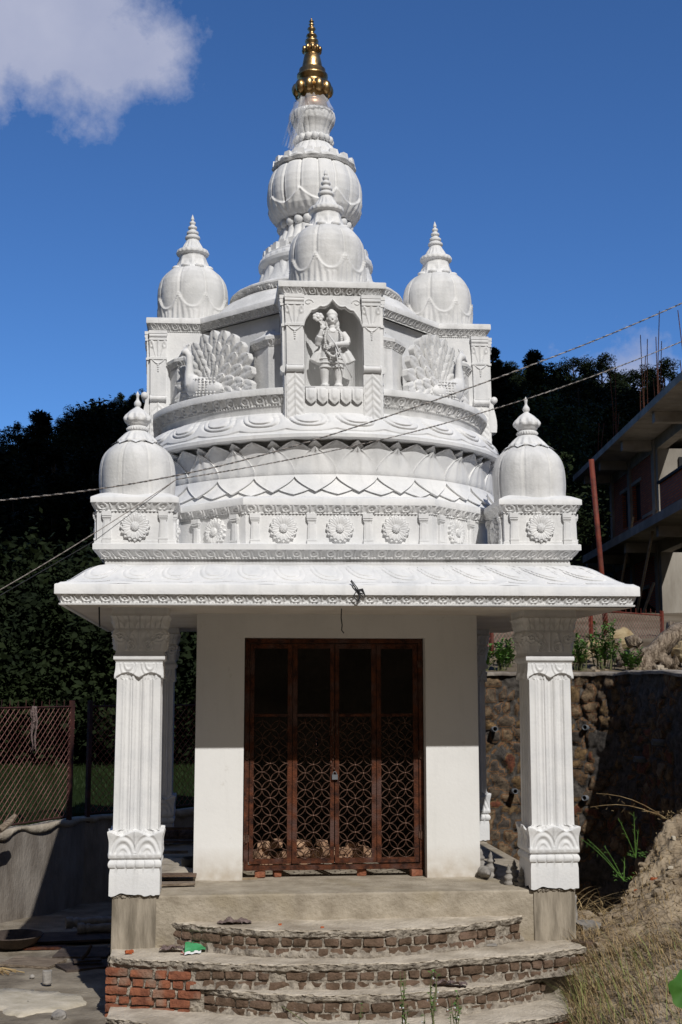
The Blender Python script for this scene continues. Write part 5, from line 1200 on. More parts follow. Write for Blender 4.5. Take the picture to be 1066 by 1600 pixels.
# stone cells (2D Voronoi in s,z)
ny = 17; cells = []
for r_ in range(ny):
    s_ = 0
    while s_ < Lw:
        w = rnd.uniform(.10, .34); cells.append((s_+w/2, -1.3+3.5*(r_+.5+rnd.uniform(-.3, .3))/ny, rnd.random(), rnd.uniform(.4, 1), w)); s_ += w
cells = np.array(cells)
Z01 = np.linspace(0, 1, nzr); Zg = -1.3+(zt[:, None]+1.3)*Z01[None]; Sg = np.repeat(q[:, None], nzr, 1)
wp = stk([Sg, Zg, 0*Sg], -1); Sw = Sg+fbm(wp, 4, 1, 4)*.13; Zw = Zg+fbm(wp, 4, 7, 4)*.12
d1 = np.full(Sg.shape, 9.); d2 = np.full(Sg.shape, 9.); idx = np.zeros(Sg.shape, int)
for k, c in enumerate(cells):
    lo = np.searchsorted(q, c[0]-.9); hi = np.searchsorted(q, c[0]+.9)
    dd = np.sqrt(((Sw[lo:hi]-c[0])*.75)**2+((Zw[lo:hi]-c[1])*1.1)**2)
    a = d1[lo:hi]; b = d2[lo:hi]; less = dd < a
    d2[lo:hi] = np.where(less, a, np.minimum(b, dd)); idx[lo:hi] = np.where(less, k, idx[lo:hi]); d1[lo:hi] = np.where(less, dd, a)
edge = d2-d1; mort = fbm(wp, 1.9, 21, 4) > .02+.16*(1-sst(Zg, .9, 1.6))
bul = sst(edge, .01, .05)*cells[idx, 3]*.07
bul = np.where(mort, bul*.35+.03, bul)+fbm(wp, 6, 3, 5)*.05+fbm(wp, 24, 5, 2)*.02
G = stk([Fp[:, None, 0]+Nn[:, None, 0]*bul, Fp[:, None, 1]+Nn[:, None, 1]*bul, Zg], -1)
tone = np.where(mort | (edge < .035), .05+.12*(fbm(wp, 5, 2, 3)+.3), cells[idx, 2]*.8+.2)
mb = MB(); mb.grid(G); mb.attr = [tone.ravel()]
mb.build('rubble_masonry', 'stone', SW, smooth=True, attr='tone')
mb = MB(); offs = [(.08, -.02), (.09, .02), (.03, .035), (-.2, .03), (-.5, .02), (-.6, -.2)]
wob = fbm(np.c_[Fp, 0*q], 2.5, 2, 4)
mb.grid(stk([np.c_[Fp+Nn*(o_+wob*.03)[:, None], zt+dz+wob*.04] for o_, dz in offs], 1)); mb.build('coping', 'pale_cop', SW, smooth=True)
for (x, y, z) in ((2.69, 6.15, 1.367), (2.96, 6.12, .50), (4.02, 5.98, 1.39), (3.98, 5.98, .41), (4.45, 4.9, 1.0), (4.5, 4.3, 1.25)):
    mb = MB(); i = np.argmin((Fp[:, 0]-x)**2+(Fp[:, 1]-y)**2); n_ = Nn[i]
    p = np.array((x, y)); th = np.linspace(0, 2*PI, 16, endpoint=False)
    mb.lathe([(.030, -.1), (.040, -.1), (.040, .13), (.030, .13), (.030, -.1)], 18, (0, 0), None, cap=False)
    an = math.atan2(n_[1], n_[0]); lay(mb, (x, y, z), an, PI/2-.08); mb.build('drain_pipe', 'pipe', SW, smooth=True)
# dark pit floor handled by the courtyard; earth bank in the right foreground
bk = [  # far edge / crest points (x, y, z) and near row
 (2.22, .95, -.50), (2.42, 1.25, -.28), (2.62, 1.05, -.30), (2.90, 1.25, -.24), (3.22, 1.6, .03), (3.50, 1.85, .28), (3.72, 2.0, .44), (4.2, 2.2, .72), (4.7, 2.4, .9)]
bk = np.array(bk); nb_ = 150; q = np.linspace(0, 1, nb_); dk = np.r_[0, np.cumsum(np.linalg.norm(np.diff(bk, axis=0), axis=1))]; dk /= dk[-1]
C0 = stk([np.interp(q, dk, bk[:, k]) for k in range(3)], 1); C0[:, :2] += (fbm(C0, 3, 1, 4)*.12)[:, None]; C0[:, 2] += fbm(C0, 5, 4, 3)*.05
nr = np.array([(1.70, -1.2, -1.02), (1.80, -2.0, -.95), (1.95, -3.0, -.80), (2.2, -4, -.7), (3.0, -5, -.5), (4.7, -5, -.3)]); dn = np.linspace(0, 1, len(nr))
nm_ = np.array([(1.95, -.1, -.93), (2.05, -.5, -.80), (2.3, -1.2, -.62), (2.9, -1.6, -.42), (3.6, -1.6, -.2), (4.7, -1.6, .05)]); 
md_ = np.array([(2.16, .45, -.58), (2.38, .3, -.47), (2.75, .1, -.42), (3.2, .2, -.24), (3.8, .4, .02), (4.7, .6, .30)])
def row(A): dd = np.linspace(0, 1, len(A)); return stk([np.interp(q, dd, A[:, k]) for k in range(3)], 1)
R1, R2, R3 = row(md_), row(nm_), row(nr)
rowsb = []
for t in np.linspace(0, 1, 40): rowsb.append(C0*(1-t)+R1*t)
for t in np.linspace(0, 1, 60)[1:]: rowsb.append(R1*(1-t)+R2*t)
for t in np.linspace(0, 1, 50)[1:]: rowsb.append(R2*(1-t)+R3*t)
drop = C0.copy(); drop[:, 2] = -1.3; drop[:, :2] += np.array((-.12, .25)); mid = C0*.6+drop*.4; mid[:, :2] += (fbm(mid, 4, 2, 3)*.2)[:, None]
G = stk([drop, mid]+rowsb, 1)
G[:, 1:, 2] += fbm(G[:, 1:], 1.6, 3, 5)*.10+fbm(G[:, 1:], 9, 5, 3)*.035+.02*np.sin(G[:, 1:, 1]*16+fbm(G[:, 1:], 1.2, 2, 2)*8)
mb = MB(); mb.grid(G); BANK = G; struct(mb.build('earth_bank', 'earth', smooth=True))
def bank_pt(i=None, lo=0, hi=None):
    a = rnd.randrange(BANK.shape[0]); b = rnd.randrange(2+lo, hi or BANK.shape[1]); return BANK[a, b]
# dry grass on the bank (uncountable)
def blades(mb, pts, hmin, hmax, lean, w=.004, dirn=None, seg=5):
    for p in pts:
        h_ = rnd.uniform(hmin, hmax); a = rnd.uniform(0, 2*PI) if dirn is None else rnd.gauss(dirn, .7); ln = lean*rnd.uniform(.3, 1.3)*h_
        t = np.linspace(0, 1, seg); c = stk([p[0]+ln*t**1.6*math.cos(a), p[1]+ln*t**1.6*math.sin(a), p[2]+h_*t*(1-.35*lean*t)], 1)
        pa = a+PI/2+rnd.uniform(-.6, .6); wd = (w*(1-t*.92))[:, None]*np.array((math.cos(pa), math.sin(pa), 0.2))[None]
        mb.grid(stk([c-wd, c+wd], 1))
def wpts(n, cond):
    out = []
    while len(out) < n:
        p = bank_pt(); 
        if cond(p): out.append(p)
    return out
mb = MB(); blades(mb, wpts(2600, lambda p: p[1] < .9 and rnd.random() < sst(-p[1]+.9, 0, 1.5)+.12), .10, .34, .9, .0035, 2.6); blades(mb, wpts(500, lambda p: p[1] > .4), .05, .16, 1.2, .003); tag(mb.build('dry_grass', 'dry'), 'dry straw-coloured grass matted over the earth bank', 'grass', kind='stuff')
mb = MB(); blades(mb, wpts(520, lambda p: p[1] < -.1), .16, .48, .9, .0045, 2.5); tag(mb.build('green_grass', 'dryg'), 'sparse half-green grass blades rising from the right foreground', 'grass', kind='stuff')
mb = MB(); pts_ = [(2.3+rnd.uniform(-.05, .9), 1.2+rnd.uniform(0, .9), -.75+rnd.uniform(0, .35)) for _ in range(260)]; blades(mb, pts_, .2, .6, 1.5, .005, None, 7); tag(mb.build('dead_stalks', 'dry'), 'tangle of dead brown stalks in the dark pit beside the right column', 'dead grass', kind='stuff')
for (p, tips, lb) in (((2.98, 1.35, -.05), [(-.55, .0, .50), (-.35, .1, .42), (-.20, 0, .36), (.05, .1, .22)], 'green weed on the bank crest with thin stems against the dark wall'), ((3.2, 1.6, .15), [(0, .02, .48), (-.18, 0, .42), (.04, 0, .3)], 'tall upright grass stem on the bank crest'), ((3.72, 2.0, .50), [(-.75, .2, .28), (-.85, .1, .14), (-.3, 0, .1)], 'long yellow grass stalks leaning left from the top of the bank')):
    mb = MB(); p = np.array(p)
    for tp in tips:
        tp = np.array(tp); mb.tube([p+tp*t+np.array((0, 0, .10*math.sin(t*PI)*abs(tp[0]))) for t in np.linspace(0, 1, 7)], np.linspace(.005, .002, 7), 4)
        for k in range(5):
            b = p+tp*(.5+.1*k); mb.tube([b, b+np.array((rnd.uniform(-.05, .05), 0, rnd.uniform(0, .05)))], .0015, 3)
    for k in range(24):
        b = p+np.array((rnd.uniform(-.10, .08), rnd.uniform(-.05, .05), rnd.uniform(.0, .09))); a = rnd.uniform(0, 6.28); l = .035
        mb.add([b, b+np.array((l*math.cos(a)-.008, l*math.sin(a), .012)), b+np.array((2*l*math.cos(a), 2*l*math.sin(a), .0)), b+np.array((l*math.cos(a)+.008, l*math.sin(a)+.01, .012))], [(0, 1, 2, 3)])
    tag(mb.build('weed', 'greenleaf' if 'green' in lb or 'upright' in lb else 'dry'), lb, 'weed')
mb = MB()
for k in range(900):
    p = bank_pt(); s_ = .012+.035*rnd.random()**3; roundbrick(mb, (p[0], p[1], p[2]+s_*.2), (s_*1.7, s_*1.3, s_*.8), rnd.random()*3)
tag(jitter(mb, .02, 18).build('clods', 'earth', smooth=True), 'loose clods and gravel scattered over the earth bank', 'gravel', kind='stuff')
mb = MB()
for k in range(3800):
    p = bank_pt(); a = rnd.gauss(.2, .8); l = rnd.uniform(.06, .22); c = np.array((p[0], p[1], p[2]+.012+.02*rnd.random())); d_ = np.array((math.cos(a), math.sin(a), rnd.uniform(-.12, .2)))*l; n_ = np.array((-math.sin(a), math.cos(a), 0))*.0028
    mb.add([c-n_, c+d_*.5-n_+np.array((0, 0, .01)), c+d_, c+d_*.5+n_+np.array((0, 0, .01)), c+n_], [(0, 1, 3, 4), (1, 2, 3)])
tag(mb.build('straw_litter', 'dry'), 'flattened straw litter lying over the earth bank', 'straw', kind='stuff')
# stones and brick bits on the bank
for (i, j, s_, m_, lb) in ((100, 8, .045, 'whitep', 'white pebble on the bank below its crest'), (78, 12, .05, 'orange', 'orange brick chip on the bank crest'), (62, 6, .035, 'orange', 'small orange brick chip near the left tip of the bank'), (118, 14, .07, 'brick_dull', 'weathered brick lump on the upper bank at the right edge'), (92, 16, .035, 'pale', 'pale pebble beside the orange chip on the bank')):
    p = BANK[i, j+2]; mb = MB(); roundbrick(mb, (p[0], p[1], p[2]+s_*.25), (s_*1.5, s_, s_*.8), rnd.random()*3); tag(jitter(mb, s_*.5, 14).build('stone', m_ if m_ != 'whitep' else 'pale', smooth=True), lb, 'stone')
for k, (x, y, z, sx, sy, sz, m_, lb) in enumerate(((2.30, .98, -.30, .12, .12, .34, 'greystone', 'upright grey stone against the right pedestal'), (2.42, .78, -.40, .22, .16, .10, 'greystone', 'flat grey stone lying beside the right pedestal'), (2.32, .42, -.49, .26, .20, .07, 'brick_dull', 'pinkish brick slab at the right end of the second step'))):
    mb = MB(); roundbrick(mb, (x, y, z), (sx, sy, sz), .2*k); tag(jitter(mb, .05, 7).build('stone', m_, smooth=True), lb, 'stone')
# foreground weeds at the bottom
def leafy(name, base, n, h_, spread, leafm, lb, ls=.03, nl=26, flowers=False, grp=None):
    root = thing(name, lb, 'weed', base, grp); mb = MB(); lf = MB(); fl = MB()
    for k in range(n):
        a = rnd.uniform(0, 6.28); r_ = rnd.uniform(0, spread); H_ = h_*rnd.uniform(.6, 1.05); b = np.array((r_*math.cos(a)*.5, r_*math.sin(a)*.5, 0)); tp = np.array((r_*math.cos(a), r_*math.sin(a), H_))
        P = [b+(tp-b)*t+np.array((.02*math.sin(t*5+k), 0, 0)) for t in np.linspace(0, 1, 8)]; mb.tube(P, np.linspace(.004, .0015, 8)*(1+h_), 4)
        for j in range(nl):
            t = rnd.uniform(.25, 1); c = b+(tp-b)*t+np.array((.02*math.sin(t*5+k), 0, 0)); an = rnd.uniform(0, 6.28); l = ls*rnd.uniform(.6, 1.4); w = l*.34; dz = rnd.uniform(-.3, .9)*l
            u_ = np.array((math.cos(an), math.sin(an), 0)); v_ = np.array((-u_[1], u_[0], 0))
            lf.add([c, c+u_*l*.5+v_*w+np.array((0, 0, dz*.7)), c+u_*l+np.array((0, 0, dz)), c+u_*l*.5-v_*w+np.array((0, 0, dz*.7+.15*w))], [(0, 1, 2, 3)])
            if flowers and rnd.random() < .12: fl.sphere(c+u_*l, .007, 5, 4)
    mb.build('stems', 'stem', root); lf.build('leaves', leafm, root)
    if flowers: fl.build('flowers', 'whitep', root)
    return root
for (x, y, h_, n, lb) in ((.21, -1.75, .42, 4, 'tallest weed before the steps at the bottom centre'), (.42, -1.8, .42, 4, 'upright weed right of the tallest one before the steps'), (.60, -1.75, .34, 5, 'bushy weed with orange-tipped leaves right of centre at the bottom'), (-.18, -1.9, .20, 4, 'low weed left of the tall ones at the bottom'), (.33, -1.95, .22, 4, 'low weed between the two tall ones'), (-.05, -1.9, .14, 3, 'very small weed near the bottom centre')):
    leafy('weed', (x, y, -.98+.0), n, h_+.32, .07, 'greenleaf', lb, .028, 22, True)
# large blurred leaf at the right
mb = MB(); lc = np.array((.500, -7.0, .785)); th = np.linspace(0, 2*PI, 26, endpoint=False); rr = .065*(1+.10*np.sign(np.sin(th*5))*np.abs(np.sin(th*5))**.5)
G = stk([stk([lc[0]+k*rr*np.cos(th), lc[1]+.02*k*np.sin(th*2)+k*.03*np.sin(th), lc[2]+k*rr*np.sin(th)], -1) for k in (1, .6, .1)], 0); mb.grid(G, cv=True)
bl = thing('leafy_plant', 'bright green broad leaf plant at the right edge of the foreground', 'plant', (0, 0, 0))
mb.build('leaf', 'bigleaf', bl, smooth=True)
mb = MB(); mb.tube([(.54, -7.0, .76), (.64, -6.98, .4), (.70, -6.95, -.95)], .006, 6); mb.build('stem', 'stem', bl)
for dx, dz, s_ in ((.16, -.12, .9), (.10, -.30, .8), (.22, .10, .7)):
    mb = MB(); mb.grid(G+0); mb.xf(lambda V: (V-lc)*s_+lc+np.array((dx, .05, dz))); mb.build('leaf', 'bigleaf', bl, smooth=True)

# ---- behind the stone wall: red fence, stump, rocks, plants, pole
mesh_fence('red_fence', 'low red-posted wire fence behind the stone wall', (2.4, 8.7), (7.75, 13.0), 2.45, 3.42, .10, 'redpost', 'wire', (1.16, 1.32, 2.9, 4.3, 6.8), spikes=True, wr=.0035).location = (0, 0, 0)
mb = MB(); mb.tube([(6.33, 12.2, 2.5), (6.19, 12.1, 4.5), (6.035, 12.0, 6.42)], .052, 14); tag(mb.build('steel_pole', 'redpost', smooth=True), 'tall leaning red oxide steel pole beside the unfinished building', 'pole')
mb = MB(); ST = np.array((5.45, 7.6, 2.25))
def limb(a, b, r0, r1, k=8, w=.08):
    a = np.array(a); b = np.array(b); P = [a+(b-a)*t+np.array((w*math.sin(t*7+a[0]*3), w*math.cos(t*5), w*math.sin(t*9+b[1]))) for t in np.linspace(0, 1, k)]; mb.tube(P, np.linspace(r0, r1, k), 9)
limb((5.1, 7.4, 2.25), (6.3, 7.8, 3.0), .20, .12); limb((5.2, 7.4, 2.3), (5.15, 7.3, 2.72), .18, .06); limb((5.4, 7.4, 2.35), (5.55, 7.2, 2.15), .16, .06); limb((5.6, 7.5, 2.5), (5.9, 7.3, 2.25), .13, .04); limb((6.0, 7.7, 2.85), (6.5, 7.8, 2.75), .12, .05); limb((5.15, 7.4, 2.4), (4.85, 7.5, 2.7), .09, .03); limb((5.25, 7.4, 2.3), (5.0, 7.2, 2.2), .10, .03)
jitter(mb, .12, 3.5); jitter(mb, .05, 11)
tag(mb.build('tree_stump', 'rootwood', smooth=True), 'twisted weathered tree stump lying on top of the stone wall', 'stump')
for (x, y, z, s_, lb) in ((6.05, 7.3, 2.5, (.26, .2, .18), 'upper pale yellow boulder right of the stump'), (6.15, 7.0, 2.25, (.20, .2, .2), 'lower yellow boulder at the right edge on the wall'), (4.9, 8.4, 2.62, (.22, .15, .13), 'pale boulder behind the leafy bush'), (3.95, 7.2, 2.28, (.12, .1, .07), 'small yellow rock right of the column capital'), (4.6, 8.1, 2.5, (.25, .15, .1), 'flat pale rock half hidden in the bush'), (5.35, 8.5, 2.75, (.3, .2, .16), 'brownish rock left above the stump')):
    mb = MB(); mb.sphere((x, y, z), s_, 16, 12); tag(jitter(mb, .13, 4, x).build('boulder', 'yellowrock'), lb, 'boulder')
mb = MB(); mb.box((6.0, 6.25, 2.10), (.22, .12, .09), .3); roundbrick(mb, (5.95, 6.3, 2.08), (.2, .12, .08), .2)
tag(mb.build('brick', 'brick_dull'), 'single brick on the wall coping at the right edge', 'brick')
for (x, y, h_, sp, n, lb) in ((4.62, 7.0, .74, .30, 13, 'leafy bush with pale leaves between the column capital and the stump'), (4.22, 6.9, .55, .24, 9, 'smaller bush right of the column capital'), (2.98, 6.9, .48, .18, 8, 'bush seen between the white wall and the right column, right part'), (2.72, 6.85, .40, .14, 6, 'low bush behind the gap beside the white wall'), (3.2, 7.3, .42, .15, 6, 'small bush behind the right column capital'), (4.95, 6.75, .36, .22, 8, 'low weeds below the stump at left'), (5.9, 6.5, .16, .2, 6, 'green tuft on the coping below the yellow boulder')):
    z = 2.12+.13*(y-6.2); leafy('bush', (x, y, z), n*2, h_, sp, 'greenleaf', lb, .055, 34)
for k in range(1):
    mb = MB()
    for j in range(160):
        x, y = rnd.uniform(2.3, 7.5), rnd.uniform(6.5, 10); s_ = rnd.uniform(.02, .10); roundbrick(mb, (x, y, 2.12+.13*(y-6.2)+s_*.2), (s_*1.6, s_*1.3, s_), rnd.random()*3)
    tag(jitter(mb, .04, 6).build('rubble', 'earth', smooth=True), 'scattered small rubble on the ground above the stone wall', 'rubble', kind='stuff')

# ================================================================== UNFINISHED BUILDING
BD = thing('unfinished_building', 'unfinished two storey brick and concrete house with bare slabs and rebar on the right', 'building')
dv = np.array((math.sin(.108), math.cos(.108))); nv_ = np.array((dv[1], -dv[0])); CAM2 = np.array((-1.3175, -11.894)); CZ = 1.92
def bp(s, off): p = CAM2+dv*s+nv_*off; return (float(p[0]), float(p[1]))
BA = -0.108    # rotation about z so that local y runs along dv
def bbox(mb, s0, s1, o0, o1, z0, z1):
    c = bp((s0+s1)/2, (o0+o1)/2); mb.box((c[0], c[1], (z0+z1)/2), (abs(o1-o0), abs(s1-s0), z1-z0), BA)
ZG, Z2, Z3 = CZ+1.0, CZ+5.22, CZ+8.68
def part(name, m_, boxes, par=BD):
    mb = MB()
    for b in boxes: bbox(mb, *b)
    return mb.build(name, m_, par)
OW = 10.35
part('floor_slab', 'concrete', [(30, 42.0, 9.1, 10.9, Z2-.28, Z2), (42.0, 49.5, 9.1, 22, Z2-.28, Z2)]); part('roof_slab', 'concrete', [(29, 42.0, 9.1, 10.9, Z3-.22, Z3), (42.0, 51.2, 9.1, 22, Z3-.22, Z3)])
for z1 in (Z2-.28, Z3-.22):
    part('edge_beam', 'concrete', [(30.5, 50, OW-.02, OW+.32, z1-.38, z1-.005)])
    for s_ in (33.5, 38, 42.6, 46.5, 49.6): part('cross_beam', 'concrete', [(s_, s_+.3, 9.3, OW-.03, z1-.33, z1-.006)])
for s_ in (49.4, 46.2, 42.4): 
    for z0, z1 in ((ZG, Z2-.30), (Z2+.003, Z3-.24)): part('concrete_column', 'concrete', [(s_, s_+.4, OW-.06, OW+.34, z0, z1)])
# front face towards the camera (sunlit)
for z0, z1 in ((ZG, Z2-.66), (Z2+.003, Z3-.60)):
    part('front_wall', 'paleconc', [(42.1, 42.35, OW+.0, 20, z0, z1)])
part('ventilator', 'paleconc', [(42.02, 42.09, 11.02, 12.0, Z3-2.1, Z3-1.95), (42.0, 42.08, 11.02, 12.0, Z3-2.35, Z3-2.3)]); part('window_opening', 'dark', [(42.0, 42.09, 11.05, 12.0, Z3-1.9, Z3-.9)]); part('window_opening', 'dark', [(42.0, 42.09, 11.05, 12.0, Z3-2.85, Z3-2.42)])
# side infill walls with windows
def infill(z0, z1, wins):
    s0, s1 = 42.8, 49.4; sb = [s0]; 
    boxes = []
    cur = s0
    for (a, b, wz0, wz1, m_) in wins:
        boxes.append((cur, a, OW+.03, OW+.22, z0, z1)); boxes.append((a, b, OW+.03, OW+.22, wz1+.12, z1))
        if wz0 > z0: boxes.append((a, b, OW+.03, OW+.22, z0, wz0))
        part('lintel', 'concrete', [(a-.3, b+.3, OW+.0, OW+.24, wz1, wz1+.115)])
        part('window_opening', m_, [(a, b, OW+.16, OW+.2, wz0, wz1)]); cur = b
    boxes.append((cur, s1, OW+.03, OW+.22, z0, z1)); part('brick_infill', 'brickwall', boxes)
infill(Z2+.003, Z3-.60, [(44.9, 46.1, Z2+.85, Z3-1.25, 'dark'), (46.7, 47.9, Z2+.85, Z3-1.25, 'dark')])
infill(ZG, Z2-.66, [(44.2, 45.2, ZG, Z2-1.7, 'dark')])
part('tie_band', 'concrete', [(42.8, 44.6, OW+.0, OW+.24, Z2+.8, Z2+.9)]); part('tie_band', 'concrete', [(45.5, 49.4, OW+.0, OW+.24, Z2-1.75, Z2-1.62)])
part('parapet', 'brickwall', [(30, 37.2, 9.18, 9.4, Z2+.003, Z2+.85)]); part('parapet_cap', 'dark', [(30, 37.3, 9.12, 9.46, Z2+.853, Z2+.93)])
part('rear_mass', 'concrete', [(42.4, 49.6, 14, 20, ZG, Z3-.25)])
part('roof_brick_pier', 'brickwall', [(41.5, 41.9, 10.6, 11.0, Z3+.002, Z3+.45)])
# rebar tufts
for (s_, o_, n, h_) in ((49.2, 9.9, 3, 2.3), (46.8, 10.0, 4, 3.4), (42.4, 10.0, 4, 3.3), (43.2, 10.8, 3, 4.3), (40.6, 10.2, 2, 3.6), (38.2, 10.3, 6, 2.9)):
    for k in range(n):
        p = bp(s_+rnd.uniform(-.25, .25), o_+rnd.uniform(-.2, .2)); hh = h_*rnd.choice([.5, .8, 1, 1.05]); mb = MB()
        mb.tube([(p[0], p[1], Z3-.02), (p[0]+rnd.uniform(-.03, .03), p[1], Z3+hh*.5), (p[0]+rnd.uniform(-.12, .12), p[1], Z3+hh)], .015, 5); mb.build('rebar', 'rebar', BD)
for (u0, o_, s_, z0, z1, ds, lb) in ((0, 8.7, 40.0, CZ+1.1, CZ+5.6, 2.2, 'longer bamboo prop leaning on the unfinished facade'), (0, 8.8, 43.5, CZ+1.2, CZ+5.9, 1.2, 'left bamboo prop before the unfinished facade'), (0, 8.75, 40.4, CZ+1.0, CZ+3.4, .4, 'short bamboo prop beside the longer one')):
    a = bp(s_, o_); b = bp(s_+ds-2.2 if ds == 2.2 else s_+ds, o_+.9); mb = MB(); b = bp(s_-ds*.3, o_+.9); mb.tube([(a[0], a[1], z0), (b[0], b[1], z1)], .045, 7); tag(mb.build('bamboo_prop', 'bamboo'), lb, 'bamboo pole', 'bamboo props at the unfinished building')

# ================================================================== OVERHEAD CABLES
def cable(pts, r, twist, label, m_='cable', r2=None):
    mb = MB(); pts = np.array(pts, float); d = np.r_[0, np.cumsum(np.linalg.norm(np.diff(pts, axis=0), axis=1))]; n = int(d[-1]/.02); q = np.linspace(0, d[-1], n)
    C = stk([np.interp(q, d, pts[:, k]) for k in range(3)], 1)
    C = stk([np.convolve(np.pad(C[:, k], 30, 'reflect', reflect_type='odd'), np.ones(61)/61, 'valid') for k in range(3)], 1)
    if twist:
        for ph, mm in ((0, 'cable'), (PI, 'cabledark')):
            b = MB(); b.tube(C+r*.75*stk([0*q, np.cos(q*2*PI/twist+ph), np.sin(q*2*PI/twist+ph)], 1), r*.8, 6, cap=False); yield_.append((b, mm))
    else: mb.tube(C, r, 6); yield_.append((mb, m_))
for spec in ((( (-8.749, -5.6, 2.416), (-4.296, -5.6, 2.645), (-2.369, -5.6, 2.841), (-1.998, -5.6, 2.886), (-1.510, -5.6, 2.964), (-1.112, -5.6, 3.079), (-0.791, -5.6, 3.181), (-0.330, -5.6, 3.347), (0.073, -5.6, 3.498), (0.554, -5.6, 3.692), (1.138, -5.6, 3.946), (3.337, -5.6, 5.088), (7.154, -5.6, 7.696)), .0033, .055, 'upper twisted cable crossing in front of the temple, rising to the right'),
             (((-1.510, -5.6, 2.964), (-0.726, -5.6, 3.109), (-0.331, -5.6, 3.226), (0.070, -5.6, 3.335), (0.549, -5.6, 3.503), (1.131, -5.6, 3.743), (3.337, -5.6, 4.738), (7.154, -5.6, 6.805)), .0028, .038, 'lower twisted cable branching off and rising to the right edge'),
             (((-1.510, -5.6, 2.964), (-1.902, -5.6, 2.676), (-2.353, -5.6, 2.400), (-4.296, -5.6, 1.271), (-5.887, -5.6, 0.444)), .0022, 0, 'thin paired wire dropping to the left from the cable joint')):
    yield_ = []; cable(*spec[:3], '')
    r_ = thing('cable', spec[3], 'cable')
    for b, mm in yield_: b.build('strand', mm, r_, smooth=True)
    if not spec[2]:
        mb = MB(); P = np.array(spec[0])+np.array((0, .02, -.02))*np.array([[k] for k in (0, 1, 1, 1, 1)]); mb.tube(P, .0018, 5); mb.build('strand', 'cabledark', r_)
mb = MB(); mb.tube([(-.03, -.03, 2.945), (.0, -.05, 2.90), (.04, -.045, 2.85), (.055, -.04, 2.79), (.03, -.035, 2.76), (.0, -.04, 2.80), (.03, -.05, 2.86), (.08, -.04, 2.86), (.10, -.03, 2.80)], .007, 6); mb.tube([(-.02, -.03, 2.95), (.03, -.055, 2.88), (.06, -.05, 2.82), (.04, -.05, 2.74)], .005, 5); jitter(mb, .02, 22)
for k in range(5): mb.tube([(.04, -.04, 2.84), (.04+rnd.uniform(-.05, .06), -.05, 2.80+rnd.uniform(-.05, .07))], .004, 4)
tag(mb.build('wire_stub', 'cabledark'), 'frayed bundle of cut wires sticking out of the roof edge', 'wire')
mb = MB(); mb.tube([(-.073, .4, 2.71), (-.078, .4, 2.62), (-.068, .4, 2.55), (-.073, .4, 2.50), (-.05, .4, 2.47)], .006, 5); tag(mb.build('wire_stub', 'cabledark'), 'short black wire hanging from the soffit above the gate', 'wire')
mb = MB(); mb.tube([(-2.404, .4, 2.71), (-2.40, .4, 2.6), (-2.394, .4, 2.52)], .008, 5); tag(mb.build('wire_stub', 'cabledark'), 'short black wire hanging from the soffit left of the left column', 'wire')

# plastic sheet round the spire neck
mb = MB(); th = np.linspace(-2.5, .95, 60); zz = np.linspace(9.12, 8.42, 26); TH, Z_ = np.meshgrid(th, zz, indexing='ij')
Rr = np.interp(Z_, [8.42, 8.6, 8.8, 8.95, 9.05, 9.12], [.30, .285, .30, .25, .21, .15])+.05*fbm(stk([TH*2, Z_*3, 0*TH], -1), 3, 1, 4)
cut = 8.44+.45*sst(TH, -1.2, -.2)
Z2_ = np.maximum(Z_, cut); mb.grid(stk([Rr*np.sin(TH), CY-Rr*np.cos(TH), Z2_], -1))
for k in range(9):
    a = -1.5+.12*k; mb.grid(stk([stk([(.22+.02*math.sin(k)+.19*t**1.2)*math.sin(a+w*.12)-.03*t, CY-(.22+.19*t)*math.cos(a+w*.12)+.02*math.sin(t*9+k+w), 9.0-.72*t+0*t], -1) for w in (-1, 0, 1)], 0) if False else np.array([[[(.22+.02*math.sin(k)+.17*t**1.2)*math.sin(a+w*.07), CY-(.22+.17*t)*math.cos(a+w*.07)+.02*math.sin(t*9+k+w), 9.05-(.55+.03*k)*t] for t in np.linspace(0, 1, 14)] for w in (-1, 0, 1)]))
o = mb.build('plastic_sheet', 'plastic', smooth=True, up=True); tag(o, 'torn clear plastic sheet wrapped round the spire just below the gilded pinnacle', 'plastic sheet')

# ================================================================== STATUE IN THE FRONT NICHE
stt = thing('statue', 'white statue of a crowned figure with raised hand standing in the front niche', 'statue')
SX, SY, SZ = 0.0, .86, 5.012
mb = MB()
def tb(p, r, n=12): mb.tube([(SX+a, SY+b, SZ+c) for a, b, c in p], r, n)
def sp(c, r, n=14): mb.sphere((SX+c[0], SY+c[1], SZ+c[2]), r, n, 10)
# legs, feet
tb([(-.085, .02, .0), (-.085, .02, .10), (-.09, .01, .19), (-.078, .01, .30), (-.06, .01, .42)], [.032, .038, .048, .058, .062])
tb([(.055, .02, .0), (.055, .02, .10), (.06, .01, .19), (.05, .01, .30), (.045, .01, .42)], [.032, .038, .048, .058, .062])
sp((-.09, -.03, .018), (.034, .060, .022)); sp((.06, -.03, .018), (.034, .060, .022))
tb([(-.085, .015, .035), (-.085, .015, .05)], .046); tb([(.055, .015, .035), (.055, .015, .05)], .046)
# trunk
tb([(-.01, .015, .38), (-.01, .015, .46), (-.005, .015, .54), (0, .015, .60), (0, .015, .635)], [.085, .075, .090, .098, .06], 18); sp((0, .02, .60), (.112, .06, .045), 18)
tb([(0, .0, .63), (.0, -.005, .675)], .032)
